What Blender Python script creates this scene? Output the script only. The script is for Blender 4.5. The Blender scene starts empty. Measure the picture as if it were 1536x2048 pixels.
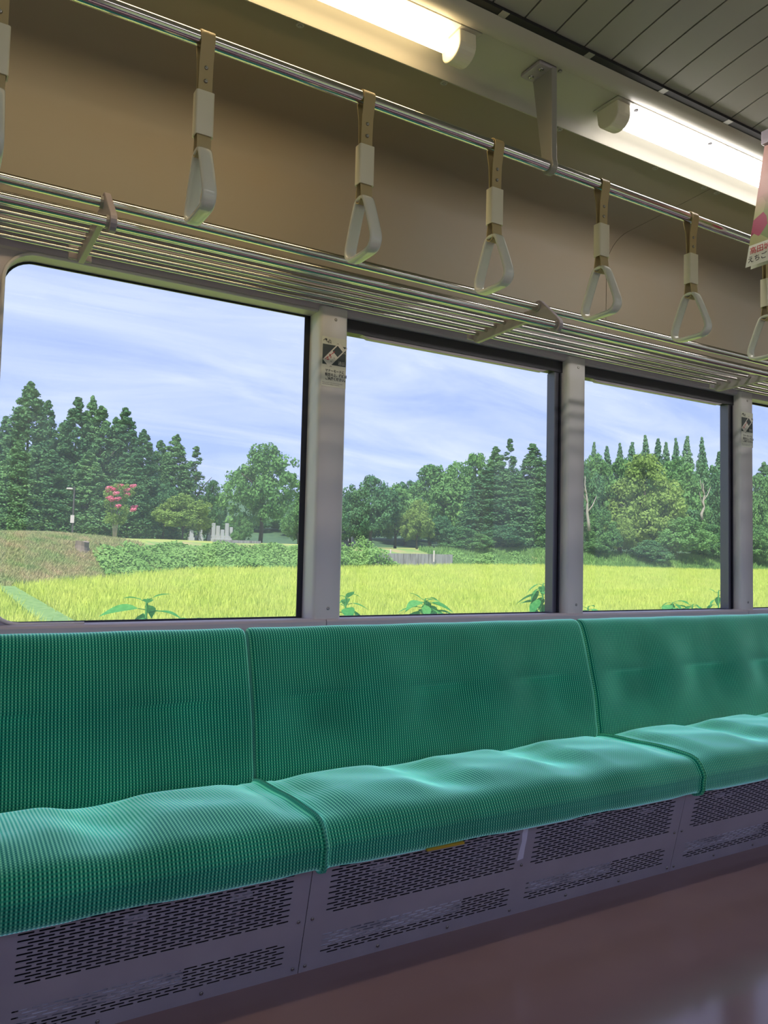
import bpy, math, random
import numpy as np
from mathutils import Matrix, Vector

# ------------------------------------------------------------------ camera
SC = bpy.context.scene
COL = SC.collection
FPX, CX, CY, EYE = 1560.0, 768.0, 1024.0, 1.06
YAW, PITCH, ROLL = [math.radians(a) for a in (30.67, 3.357, 1.336)]
fw = np.array([math.sin(YAW)*math.cos(PITCH), math.cos(YAW)*math.cos(PITCH), math.sin(PITCH)])
rt = np.cross(fw, [0, 0, 1.0]); rt /= np.linalg.norm(rt); up = np.cross(rt, fw)
rt, up = math.cos(ROLL)*rt + math.sin(ROLL)*up, -math.sin(ROLL)*rt + math.cos(ROLL)*up
cam_d = bpy.data.cameras.new('camera'); cam = bpy.data.objects.new('camera', cam_d); COL.objects.link(cam)
cam_d.sensor_fit = 'HORIZONTAL'; cam_d.sensor_width = 36.0; cam_d.lens = FPX*36.0/1536.0
cam_d.clip_start = 0.02; cam_d.clip_end = 500
cam.matrix_world = Matrix(((rt[0], up[0], -fw[0], 0), (rt[1], up[1], -fw[1], 0), (rt[2], up[2], -fw[2], EYE), (0, 0, 0, 1)))
SC.camera = cam

# ------------------------------------------------------------------ sky, sun, exposure
SC.view_settings.view_transform = 'Standard'; SC.view_settings.look = 'None'
SC.view_settings.exposure = 0.6; SC.view_settings.gamma = 1.0; SC.view_settings.use_curve_mapping = False
SC.cycles.use_denoising = True
SC.cycles.max_bounces = 8; SC.cycles.diffuse_bounces = 5; SC.cycles.glossy_bounces = 4
SC.cycles.transparent_max_bounces = 12; SC.cycles.sample_clamp_indirect = 6.0
SUN_STRENGTH = 4.4
SKY_STRENGTH = 0.84
LAMP_WARM, LAMP_WHITE = 12.5, 13.0
LAMP_OPPOSITE = 4.5
world = bpy.data.worlds.new('sky'); SC.world = world; world.use_nodes = True
def build_sky():
    nt = world.node_tree; N = nt.nodes; L = nt.links; N.clear()
    out = N.new('ShaderNodeOutputWorld'); bg = N.new('ShaderNodeBackground'); bg.inputs[1].default_value = SKY_STRENGTH
    tc = N.new('ShaderNodeTexCoord'); sep = N.new('ShaderNodeSeparateXYZ'); L.new(tc.outputs['Generated'], sep.inputs[0])
    zc = N.new('ShaderNodeMath'); zc.operation = 'MAXIMUM'; zc.inputs[1].default_value = 0.0; L.new(sep.outputs['Z'], zc.inputs[0])
    za = N.new('ShaderNodeMath'); za.operation = 'ADD'; za.inputs[1].default_value = 0.22; L.new(zc.outputs[0], za.inputs[0])
    dx = N.new('ShaderNodeMath'); dx.operation = 'DIVIDE'; L.new(sep.outputs['X'], dx.inputs[0]); L.new(za.outputs[0], dx.inputs[1])
    dy = N.new('ShaderNodeMath'); dy.operation = 'DIVIDE'; L.new(sep.outputs['Y'], dy.inputs[0]); L.new(za.outputs[0], dy.inputs[1])
    cv = N.new('ShaderNodeCombineXYZ'); L.new(dx.outputs[0], cv.inputs[0]); L.new(dy.outputs[0], cv.inputs[1])
    mp = N.new('ShaderNodeMapping'); mp.inputs['Rotation'].default_value = (0, 0, 0.45); mp.inputs['Scale'].default_value = (0.8, 2.4, 1)
    L.new(cv.outputs[0], mp.inputs[0])
    n1 = N.new('ShaderNodeTexNoise'); n1.inputs['Scale'].default_value = 1.5; n1.inputs['Detail'].default_value = 9; n1.inputs['Roughness'].default_value = 0.62
    n1.inputs['Distortion'].default_value = 0.6
    L.new(mp.outputs[0], n1.inputs['Vector'])
    cr = N.new('ShaderNodeValToRGB'); cr.color_ramp.elements[0].position = 0.33; cr.color_ramp.elements[1].position = 0.72
    L.new(n1.outputs[0], cr.inputs[0])
    grad = N.new('ShaderNodeValToRGB'); e = grad.color_ramp.elements
    e[0].position = 0.0; e[0].color = (0.45, 0.57, 1.0, 1); e[1].position = 0.55; e[1].color = (0.27, 0.35, 0.95, 1)
    L.new(zc.outputs[0], grad.inputs[0])
    mix = N.new('ShaderNodeMix'); mix.data_type = 'RGBA'; L.new(cr.outputs[0], mix.inputs[0]); L.new(grad.outputs[0], mix.inputs[6])
    mix.inputs[7].default_value = (0.68, 0.745, 1.0, 1)
    low = N.new('ShaderNodeMapRange'); low.inputs[1].default_value = -0.08; low.inputs[2].default_value = -0.01
    L.new(sep.outputs['Z'], low.inputs[0])
    m2 = N.new('ShaderNodeMix'); m2.data_type = 'RGBA'; L.new(low.outputs[0], m2.inputs[0]); m2.inputs[6].default_value = (0.30, 0.36, 0.20, 1)
    L.new(mix.outputs[2], m2.inputs[7]); L.new(m2.outputs[2], bg.inputs[0]); L.new(bg.outputs[0], out.inputs[0])
build_sky()
sun_d = bpy.data.lights.new('sun', 'SUN'); sun = bpy.data.objects.new('sun', sun_d); COL.objects.link(sun)
sun_d.energy = SUN_STRENGTH; sun_d.angle = 0.02; sun_d.color = (1.0, 0.95, 0.86)
sun.rotation_euler = Vector((-0.42, -0.40, 0.82)).to_track_quat('Z', 'Y').to_euler(); sun.location = (0, 0, 30)

# ------------------------------------------------------------------ helpers
def ray(x, y): return rt*((x-CX)/FPX) - up*((y-CY)/FPX) + fw
def atY(x, y, Y):
    d = ray(x, y); t = Y/d[1]; return np.array([d[0]*t, Y, EYE+d[2]*t])
def atZ(x, y, Z):
    d = ray(x, y); t = (Z-EYE)/d[2]; return np.array([d[0]*t, d[1]*t, Z])
def atX(x, y, X):
    d = ray(x, y); t = X/d[0]; return np.array([X, d[1]*t, EYE+d[2]*t])

class MB:
    def __init__(s): s.v = []; s.f = []; s.uv = None; s.mi = []
    def add(s, verts, faces, mi=0):
        o = len(s.v); s.v += [tuple(map(float, p)) for p in verts]; s.f += [tuple(i+o for i in f) for f in faces]; s.mi += [mi]*len(faces); return s
    def box(s, x0, x1, y0, y1, z0, z1, mi=0):
        v = [(x, y, z) for x in (x0, x1) for y in (y0, y1) for z in (z0, z1)]
        return s.add(v, [(0, 1, 3, 2), (4, 6, 7, 5), (0, 4, 5, 1), (2, 3, 7, 6), (0, 2, 6, 4), (1, 5, 7, 3)], mi)
    def prism(s, poly, x0, x1, caps=True, mi=0):          # poly in (y,z), extruded along x
        n = len(poly); v = [(x0, y, z) for y, z in poly]+[(x1, y, z) for y, z in poly]
        f = [(i, (i+1) % n, n+(i+1) % n, n+i) for i in range(n)]
        if caps: f += [tuple(range(n-1, -1, -1)), tuple(range(n, 2*n))]
        return s.add(v, f, mi)
    def sheet(s, prof, x0, x1, nx=1, mi=0):               # open profile along x
        n = len(prof); v = []; f = []
        for k in range(nx+1):
            x = x0+(x1-x0)*k/nx; v += [(x, y, z) for y, z in prof]
        for k in range(nx):
            for i in range(n-1): a = k*n+i; f.append((a, a+1, a+n+1, a+n))
        return s.add(v, f, mi)
    def prism_y(s, poly, y0, y1, mi=0):                    # poly in (x,z), extruded along y
        n = len(poly); v = [(x, y0, z) for x, z in poly]+[(x, y1, z) for x, z in poly]
        f = [((i+1) % n, i, n+i, n+(i+1) % n) for i in range(n)]+[tuple(range(n)), tuple(range(2*n-1, n-1, -1))]
        return s.add(v, f, mi)
    def tube(s, pts, r, n=12, closed=False, mi=0, cap=True):
        P = [np.array(p, float) for p in pts]; m = len(P); rr = r if hasattr(r, '__len__') else [r]*m
        v = []; f = []; ref = None
        for i in range(m):
            if closed: t = P[(i+1) % m]-P[i-1]
            else: t = P[min(i+1, m-1)]-P[max(i-1, 0)]
            t = t/np.linalg.norm(t)
            if ref is None:
                ref = np.cross(t, [0, 0, 1.0]) if abs(t[2]) < .9 else np.cross(t, [1.0, 0, 0])
            a = ref-t*(ref@t); a /= np.linalg.norm(a); b = np.cross(t, a); ref = a
            for k in range(n):
                th = 2*math.pi*k/n; v.append(P[i]+rr[i]*(math.cos(th)*a+math.sin(th)*b))
        for i in range(m if closed else m-1):
            for k in range(n):
                a0 = i*n+k; a1 = i*n+(k+1) % n; j = (i+1) % m; f.append((a0, a1, j*n+(k+1) % n, j*n+k))
        if not closed and cap: f += [tuple(range(n-1, -1, -1)), tuple(range((m-1)*n, m*n))]
        return s.add(v, f, mi)
    def dome(s, c, r, h, axis, n=10):                       # screw head: low dome with a rim
        c = np.array(c, float); ax = np.array(axis, float); ax /= np.linalg.norm(ax)
        a = np.cross(ax, [0, 0, 1.0] if abs(ax[2]) < .9 else [1.0, 0, 0]); a /= np.linalg.norm(a); b = np.cross(ax, a)
        v = []; f = []
        for rr, hh in ((1, -.25), (1, .35), (.8, .8), (.35, 1.0), (.25, .55)):
            for k in range(n): th = 2*math.pi*k/n; v.append(c+ax*h*hh+rr*r*(math.cos(th)*a+math.sin(th)*b))
        for i in range(4):
            for k in range(n): f.append((i*n+k, i*n+(k+1) % n, (i+1)*n+(k+1) % n, (i+1)*n+k))
        f.append(tuple(range(4*n, 5*n)))
        return s.add(v, f)
    def mesh(s, name, mats, smooth=False):
        me = bpy.data.meshes.new(name); me.from_pydata(s.v, [], s.f)
        for m in (mats if isinstance(mats, (list, tuple)) else [mats]): me.materials.append(m)
        if any(s.mi): me.polygons.foreach_set('material_index', s.mi)
        if s.uv is not None:
            uvl = me.uv_layers.new(name='UVMap'); li = np.zeros(len(me.loops), int); me.loops.foreach_get('vertex_index', li)
            uvl.data.foreach_set('uv', np.array(s.uv, float)[li].ravel())
        if smooth: me.shade_smooth()
        me.update(); return me
    def build(s, name, mats, parent=None, smooth=False, bevel=0, angle=None):
        off = Vector((0, 0, 0))
        if parent is not None:
            q = parent
            while q is not None: off += q.location; q = q.parent
            s.v = [(x-off.x, y-off.y, z-off.z) for x, y, z in s.v]
        me = s.mesh(name, mats, smooth)
        if angle is not None: me.shade_smooth(); me.set_sharp_from_angle(angle=math.radians(angle))
        o = bpy.data.objects.new(name, me); COL.objects.link(o); o.parent = parent
        if bevel:
            b = o.modifiers.new('bevel', 'BEVEL'); b.width = bevel; b.segments = 2; b.limit_method = 'ANGLE'; b.angle_limit = math.radians(40)
        return o
def thing(name, label, cat, loc=(0, 0, 0), group=None):
    o = bpy.data.objects.new(name, None); COL.objects.link(o); o.location = loc; o.empty_display_size = .05
    return tag(o, label, cat, group)
def tag(o, label, cat, group=None, kind=None):
    if label: o['label'] = label
    if cat: o['category'] = cat
    if group: o['group'] = group
    if kind: o['kind'] = kind
    return o
def struct(o, label=None):
    o['kind'] = 'structure'
    if label: o['label'] = label
    return o
def copy_thing(root, loc, label, group=None):
    r = root.copy(); COL.objects.link(r); r.location = loc; r['label'] = label
    if group: r['group'] = group
    def kids(src, dst):
        for ch in list(src.children):
            d = ch.copy(); COL.objects.link(d); d.parent = dst; kids(ch, d)
    kids(root, r); return r

# ------------------------------------------------------------------ materials
def mat(name, col, rough=.5, metal=0., spec=.5, noise=None, bump=None, sheen=None, coat=0., trans=0., sub=0., two=None):
    m = bpy.data.materials.new(name); m.use_nodes = True; nt = m.node_tree; b = nt.nodes['Principled BSDF']
    b.inputs['Base Color'].default_value = (*col, 1); b.inputs['Roughness'].default_value = rough; b.inputs['Metallic'].default_value = metal
    b.inputs['Specular IOR Level'].default_value = spec; b.inputs['Coat Weight'].default_value = coat; b.inputs['Transmission Weight'].default_value = trans
    if sheen: b.inputs['Sheen Weight'].default_value = sheen[0]; b.inputs['Sheen Roughness'].default_value = sheen[1]; b.inputs['Sheen Tint'].default_value = (*sheen[2], 1)
    if noise:                                              # (scale, second colour, low, high, stretch)
        sc, c2, lo, hi, st = noise
        tc = nt.nodes.new('ShaderNodeTexCoord'); mp = nt.nodes.new('ShaderNodeMapping'); mp.inputs['Scale'].default_value = st
        n = nt.nodes.new('ShaderNodeTexNoise'); n.inputs['Scale'].default_value = sc; n.inputs['Detail'].default_value = 6
        r = nt.nodes.new('ShaderNodeValToRGB'); r.color_ramp.elements[0].position = lo; r.color_ramp.elements[1].position = hi
        r.color_ramp.elements[0].color = (*col, 1); r.color_ramp.elements[1].color = (*c2, 1)
        nt.links.new(tc.outputs['Object'], mp.inputs[0]); nt.links.new(mp.outputs[0], n.inputs['Vector']); nt.links.new(n.outputs[0], r.inputs[0]); nt.links.new(r.outputs[0], b.inputs['Base Color'])
    if bump:
        tc = nt.nodes.new('ShaderNodeTexCoord'); n = nt.nodes.new('ShaderNodeTexNoise'); n.inputs['Scale'].default_value = bump[0]; n.inputs['Detail'].default_value = 4
        bp = nt.nodes.new('ShaderNodeBump'); bp.inputs['Strength'].default_value = bump[1]; bp.inputs['Distance'].default_value = bump[2]
        nt.links.new(tc.outputs['Object'], n.inputs['Vector']); nt.links.new(n.outputs[0], bp.inputs['Height']); nt.links.new(bp.outputs[0], b.inputs['Normal'])
    return m
def emis(name, col, st):
    m = bpy.data.materials.new(name); m.use_nodes = True; nt = m.node_tree; nt.nodes.clear()
    e = nt.nodes.new('ShaderNodeEmission'); e.inputs[0].default_value = (*col, 1); e.inputs[1].default_value = st
    o = nt.nodes.new('ShaderNodeOutputMaterial'); nt.links.new(e.outputs[0], o.inputs[0]); return m
def leafmat(name, c1, c2, c3=None, translucent=.3, scale=.6):
    m = bpy.data.materials.new(name); m.use_nodes = True; nt = m.node_tree; N = nt.nodes; L = nt.links; N.clear()
    o = N.new('ShaderNodeOutputMaterial'); d = N.new('ShaderNodeBsdfDiffuse'); t = N.new('ShaderNodeBsdfTranslucent'); mx = N.new('ShaderNodeMixShader'); mx.inputs[0].default_value = translucent
    tc = N.new('ShaderNodeTexCoord'); n = N.new('ShaderNodeTexNoise'); n.inputs['Scale'].default_value = scale; n.inputs['Detail'].default_value = 7; n.inputs['Roughness'].default_value = .7
    oi = N.new('ShaderNodeObjectInfo'); ad = N.new('ShaderNodeMath'); ad.operation = 'MULTIPLY_ADD'; ad.inputs[1].default_value = .22; L.new(oi.outputs['Random'], ad.inputs[0]); L.new(n.outputs[0], ad.inputs[2])
    sb = N.new('ShaderNodeMath'); sb.operation = 'SUBTRACT'; sb.inputs[1].default_value = .11; L.new(ad.outputs[0], sb.inputs[0])
    r = N.new('ShaderNodeValToRGB'); e = r.color_ramp.elements; e[0].position = .3; e[0].color = (*c1, 1); e[1].position = .68; e[1].color = (*c2, 1)
    if c3: x = e.new(.8); x.color = (*c3, 1)
    L.new(tc.outputs['Object'], n.inputs['Vector']); L.new(sb.outputs[0], r.inputs[0]); L.new(r.outputs[0], d.inputs[0]); L.new(r.outputs[0], t.inputs[0])
    L.new(d.outputs[0], mx.inputs[1]); L.new(t.outputs[0], mx.inputs[2]); L.new(mx.outputs[0], o.inputs[0]); return m
def fabricmat():
    m = bpy.data.materials.new('green moquette'); m.use_nodes = True; nt = m.node_tree; N = nt.nodes; L = nt.links; b = N['Principled BSDF']
    uv = N.new('ShaderNodeUVMap'); sp = N.new('ShaderNodeSeparateXYZ'); L.new(uv.outputs[0], sp.inputs[0])
    def cosn(sock, per):
        a = N.new('ShaderNodeMath'); a.operation = 'MULTIPLY'; a.inputs[1].default_value = 2*math.pi/per; L.new(sock, a.inputs[0])
        c = N.new('ShaderNodeMath'); c.operation = 'COSINE'; L.new(a.outputs[0], c.inputs[0]); return c.outputs[0]
    mu = N.new('ShaderNodeMath'); mu.operation = 'MULTIPLY'; ma = N.new('ShaderNodeMath'); ma.operation = 'MULTIPLY_ADD'; ma.inputs[1].default_value = .45; ma.inputs[2].default_value = .55; L.new(cosn(sp.outputs[1], .0080), ma.inputs[0]); L.new(cosn(sp.outputs[0], .0087), mu.inputs[0]); L.new(ma.outputs[0], mu.inputs[1])
    r = N.new('ShaderNodeValToRGB'); e = r.color_ramp.elements; e[0].position = .15; e[0].color = (.0005, .060, .045, 1); e[1].position = .88; e[1].color = (.15, .62, .36, 1); q_ = e.new(.5); q_.color = (.002, .28, .165, 1)
    mr = N.new('ShaderNodeMapRange'); mr.inputs[1].default_value = -1; mr.inputs[2].default_value = 1; L.new(mu.outputs[0], mr.inputs[0]); L.new(mr.outputs[0], r.inputs[0])
    tc = N.new('ShaderNodeTexCoord'); n = N.new('ShaderNodeTexNoise'); n.inputs['Scale'].default_value = 3.5; n.inputs['Detail'].default_value = 5; L.new(tc.outputs['Object'], n.inputs['Vector'])
    wr = N.new('ShaderNodeMapRange'); wr.inputs[1].default_value = .3; wr.inputs[2].default_value = .7; wr.inputs[3].default_value = .82; wr.inputs[4].default_value = 1.18; L.new(n.outputs[0], wr.inputs[0])
    mx = N.new('ShaderNodeVectorMath'); mx.operation = 'SCALE'; L.new(r.outputs[0], mx.inputs[0]); L.new(wr.outputs[0], mx.inputs['Scale']); L.new(mx.outputs[0], b.inputs['Base Color'])
    b.inputs['Roughness'].default_value = .9; b.inputs['Specular IOR Level'].default_value = .15
    b.inputs['Sheen Weight'].default_value = .0; b.inputs['Sheen Roughness'].default_value = .45; b.inputs['Sheen Tint'].default_value = (.60, 1.0, .86, 1)
    out = N['Material Output']; sh = N.new('ShaderNodeBsdfSheen'); sh.distribution = 'MICROFIBER'; sh.inputs['Roughness'].default_value = .42; r3 = N.new('ShaderNodeValToRGB'); e3 = r3.color_ramp.elements; e3[0].position = .15; e3[0].color = (.25, 2.1, 1.75, 1); e3[1].position = .85; e3[1].color = (2.6, 4.4, 3.6, 1); L.new(mr.outputs[0], r3.inputs[0]); L.new(r3.outputs[0], sh.inputs['Color'])   # velvet pile, sheen overdriven to put extra light on the cushion tops
    ad = N.new('ShaderNodeAddShader'); L.new(b.outputs[0], ad.inputs[0]); L.new(sh.outputs[0], ad.inputs[1]); L.new(ad.outputs[0], out.inputs[0])
    bp = N.new('ShaderNodeBump'); bp.inputs['Strength'].default_value = .3; bp.inputs['Distance'].default_value = .001; L.new(mr.outputs[0], bp.inputs['Height']); L.new(bp.outputs[0], b.inputs['Normal'])
    return m
def glassmat():
    m = bpy.data.materials.new('window glass'); m.use_nodes = True; nt = m.node_tree; N = nt.nodes; L = nt.links; N.clear()
    o = N.new('ShaderNodeOutputMaterial'); t = N.new('ShaderNodeBsdfTransparent'); t.inputs[0].default_value = (.97, .985, .98, 1)
    g = N.new('ShaderNodeBsdfGlossy'); g.inputs['Roughness'].default_value = .02; fr = N.new('ShaderNodeLayerWeight'); fr.inputs[0].default_value = .5
    fs = N.new('ShaderNodeMath'); fs.operation = 'POWER'; fs.inputs[1].default_value = 5.0; L.new(fr.outputs['Facing'], fs.inputs[0]); fb = N.new('ShaderNodeMath'); fb.operation = 'MULTIPLY_ADD'; fb.inputs[1].default_value = .30; fb.inputs[2].default_value = .012; L.new(fs.outputs[0], fb.inputs[0])
    m1 = N.new('ShaderNodeMixShader'); L.new(fb.outputs[0], m1.inputs[0]); L.new(t.outputs[0], m1.inputs[1]); L.new(g.outputs[0], m1.inputs[2])
    d = N.new('ShaderNodeBsdfTranslucent'); d.inputs[0].default_value = (.9, .95, 1, 1)          # dust film on the pane, thickened to lay haze over the view
    tc = N.new('ShaderNodeTexCoord'); n = N.new('ShaderNodeTexNoise'); n.inputs['Scale'].default_value = 2.2; n.inputs['Detail'].default_value = 5; L.new(tc.outputs['Object'], n.inputs['Vector'])
    mr = N.new('ShaderNodeMapRange'); mr.inputs[1].default_value = .35; mr.inputs[2].default_value = .75; mr.inputs[3].default_value = .03; mr.inputs[4].default_value = .08; L.new(n.outputs[0], mr.inputs[0])
    m2 = N.new('ShaderNodeMixShader'); L.new(mr.outputs[0], m2.inputs[0]); L.new(m1.outputs[0], m2.inputs[1]); L.new(d.outputs[0], m2.inputs[2]); L.new(m2.outputs[0], o.inputs[0])
    return m
M = dict(
    wall=mat('beige wall laminate', (.235, .208, .168), .55, noise=(1.3, (.25, .195, .125), .38, .68, (1, 1, 1))),
    trim=mat('grey white painted metal', (.42, .39, .43), .45),
    pillar=mat('pale painted pillar', (.56, .55, .55), .42),
    ceil=mat('grey beige ceiling laminate', (.25, .245, .22), .6),
    trough=mat('pale lamp trough', (.40, .385, .33), .5),
    reflector=mat('white lamp reflector', (.82, .80, .76), .4),
    dark=mat('black joint and shade fill', (.008, .008, .010), .8),  # black for joints, also painted shade in air slots and heater space
    navy=mat('dark navy rubber', (.010, .011, .020), .45),
    rail=mat('dark grey window channel', (.055, .055, .075), .4),
    rail2=mat('anodised channel lip', (.12, .12, .15), .4, .3),
    chrome=mat('polished chrome tube', (.62, .62, .62), .09, 1.0),
    rod=mat('polished steel rod', (.60, .59, .56), .14, 1.0),
    bracket=mat('grey cast bracket', (.31, .28, .32), .42, .1),
    hang=mat('grey painted hanger bracket', (.30, .29, .27), .45, .15),
    screw=mat('screw steel', (.35, .34, .32), .3, 1.0),
    belt=mat('tan vinyl belt', (.40, .31, .16), .5),
    sleeve=mat('pale grey plastic sleeve', (.66, .62, .50), .4),
    handle=mat('glossy grey plastic handle', (.60, .61, .55), .18, coat=.3),
    kick=mat('dark violet grey steel', (.385, .36, .40), .42, .0, noise=(7, (.43, .405, .445), .4, .7, (1, 1, 1))),
    heater=mat('galvanised heater casing', (.88, .88, .93), .35, .0, noise=(9, (.20, .20, .23), .42, .6, (1, 3, 6))),
    floor=mat('brown vinyl floor', (.26, .17, .17), .12, noise=(2.2, (.29, .195, .19), .35, .7, (1, 1, 1)), bump=(6, .02, .01)),
    tape=mat('white tape', (.75, .75, .85), .6),
    yellow=mat('yellow tape', (.45, .30, .02), .5),
    paper=mat('white sticker film', (.62, .63, .55), .45),
    slate=mat('slate print', (.045, .058, .060), .5),
    ink=mat('black ink', (.02, .02, .025), .5),
    red=mat('red ink', (.40, .02, .03), .5),
    white=mat('white print', (.70, .68, .62), .5),
    fabric=fabricmat(), glass=glassmat(),
    opp=emis('opposite tube', (1.0, .93, .90), LAMP_OPPOSITE), warm=emis('warm tube', (1.0, .74, .40), LAMP_WARM), cool=emis('white tube', (1.0, .93, .88), LAMP_WHITE),
    shell=mat('outer body', (.35, .35, .35), .6),
)

# ================================================================== carriage shell (structure)
XL, XR = -3.6, 7.2                # carriage ends
YK0, YK1 = 1.86, 1.79             # kick panel foot / head
YP, YG = 2.33, 2.42               # pillar face, glass plane
YW = 2.20                         # upper side panel
ZS, ZH = .855, 1.885              # sill top, window head
SEAMS = (-.523, .88, 2.283, 3.686)
PIL = ((1.118, 1.222), (2.243, 2.342), (3.362, 3.464))

fl = MB().box(XL, XR, -.45, 2.36, -.06, 0).build('floor', M['floor']); struct(fl, 'brown glossy vinyl carriage floor')

def far_wall():
    b = MB(); b.box(XL, XR, 2.34, 2.46, -.06, .80)
    # solid bays outside the glazed run
    b.box(XL, -1.55, 2.345, 2.46, .80, 1.93); b.box(4.60, 4.85, 2.345, 2.46, .80, 1.93); b.box(6.0, XR, 2.345, 2.46, .80, 1.93)
    b.box(XL, XR, 2.24, 2.46, 1.93, 2.12); b.box(XL, XR, 2.26, 2.46, 2.10, 2.62)
    w = b.build('wall_far', M['trim']); struct(w, 'window side wall of the carriage')
    # curved upper panels, seam above the third window
    def prof():
        p = [(YW, 1.96), (YW, 2.235)]
        for k in range(1, 9):
            a = math.radians(90*k/8); p.append((YW-.115+.115*math.cos(a), 2.240+.115*math.sin(a)))
        return p+[(1.95, 2.362), (1.702, 2.378)]
    q = prof(); th = [(y+.012, z+.012) for y, z in q]
    for x0, x1 in ((XL, 2.3165), (2.3195, XR)):
        m = MB(); m.prism(q+th[::-1], x0, x1); pn = m.build('wall_panel', M['wall'], w, angle=25)
    j = MB(); j.sheet([(y+.006, z+.006) for y, z in q], 2.30, 2.335); j.build('panel_joint', M['dark'], w)
    # screws under the lip
    for (px, py) in ((611, 33), (900, 153), (1132, 248), (1326, 326), (1420, 368), (1447, 378), (290, -100)):
        p = atZ(px, py, 2.372); zz = 2.378-(p[1]-1.702)*.0645
        p = atZ(px, py, zz); p[1] = max(p[1], 1.724); zz = 2.378-(p[1]-1.702)*.0645
        wsh = MB().dome((p[0], p[1], zz), .011, .003, (0, 0, -1), 14).build('washer', M['trough'], w, smooth=True)
        MB().dome((p[0], p[1], zz-.002), .006, .004, (0, 0, -1)).build('screw', M['screw'], w, smooth=True)
    return w
wall_far = far_wall()

# header above the windows (three lengths), sill (three lengths)
hp = [(2.44, ZH), (2.352, ZH), (2.345, ZH+.008), (2.342, 1.925), (2.325, 1.955), (2.203, 2.03), (2.44, 2.03)]
for n, (x0, x1) in enumerate(((XL, 1.168), (1.1695, 3.412), (3.4135, XR))):
    struct(MB().prism(hp, x0, x1).build('trim_%d' % (n+1), M['trim'], bevel=.003), 'painted header strip above the windows')
sp_ = [(2.46, ZS-.006), (2.335, ZS), (2.326, ZS-.003), (2.322, ZS-.010), (2.320, .79), (2.46, .79)]
for n, (x0, x1) in enumerate(((XL, 1.166), (1.1675, 3.410), (3.4115, XR))):
    struct(MB().prism(sp_, x0, x1).build('trim_%d' % (n+4), M['trim'], bevel=.002), 'painted sill strip above the seat backs')
# pillars
for n, (x0, x1) in enumerate(PIL):
    poly = [(x0, 2.44), (x0, YP+.012), (x0+.006, YP+.002), (x0+.012, YP), (x1-.008, YP), (x1, YP+.008), (x1, 2.44)]
    m = MB(); k = len(poly); z1 = 1.902
    v = [(x, y, ZS-.004) for x, y in poly]
    v += [(x, y, z1 if y < 2.35 else z1-.02) for x, y in poly]
    m.add(v, [(i, i+1, k+i+1, k+i) for i in range(k-1)]+[tuple(range(k, 2*k))])
    pl = m.build('trim_%d' % (n+7), M['pillar'], angle=50)
    struct(pl, ('window pillar carrying the left notice sticker', 'bare window pillar in the middle', 'window pillar at the right edge with a notice sticker')[n])
    for z in (1.862, .888):
        s = MB().dome(((x0+x1)/2+.005, YP, z), .0058, .0022, (0, -1, 0)).build('screw', M['screw'], pl, smooth=True)

# ---------------- windows
def rounded(x0, x1, z0, z1, r, corners=('tl', 'bl')):
    pts = []
    def arc(cx, cz, a0):
        for k in range(9): a = math.radians(a0+90*k/8); pts.append((cx+r*math.cos(a), cz+r*math.sin(a)))
    if 'br' in corners: arc(x1-r, z0+r, 270)
    else: pts.append((x1, z0))
    if 'tr' in corners: arc(x1-r, z1-r, 0)
    else: pts.append((x1, z1))
    if 'tl' in corners: arc(x0+r, z1-r, 90)
    else: pts.append((x0, z1))
    if 'bl' in corners: arc(x0+r, z0+r, 180)
    else: pts.append((x0, z0))
    return pts
def ring(m, outer, inner, y0, y1):
    n = len(outer); v = [(x, y0, z) for x, z in outer]+[(x, y0, z) for x, z in inner]+[(x, y1, z) for x, z in outer]+[(x, y1, z) for x, z in inner]
    f = []
    for i in range(n):
        j = (i+1) % n
        f += [(i, j, n+j, n+i), (2*n+j, 2*n+i, 3*n+i, 3*n+j), (n+i, n+j, 3*n+j, 3*n+i), (j, i, 2*n+i, 2*n+j)]
    m.add(v, f)
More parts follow.
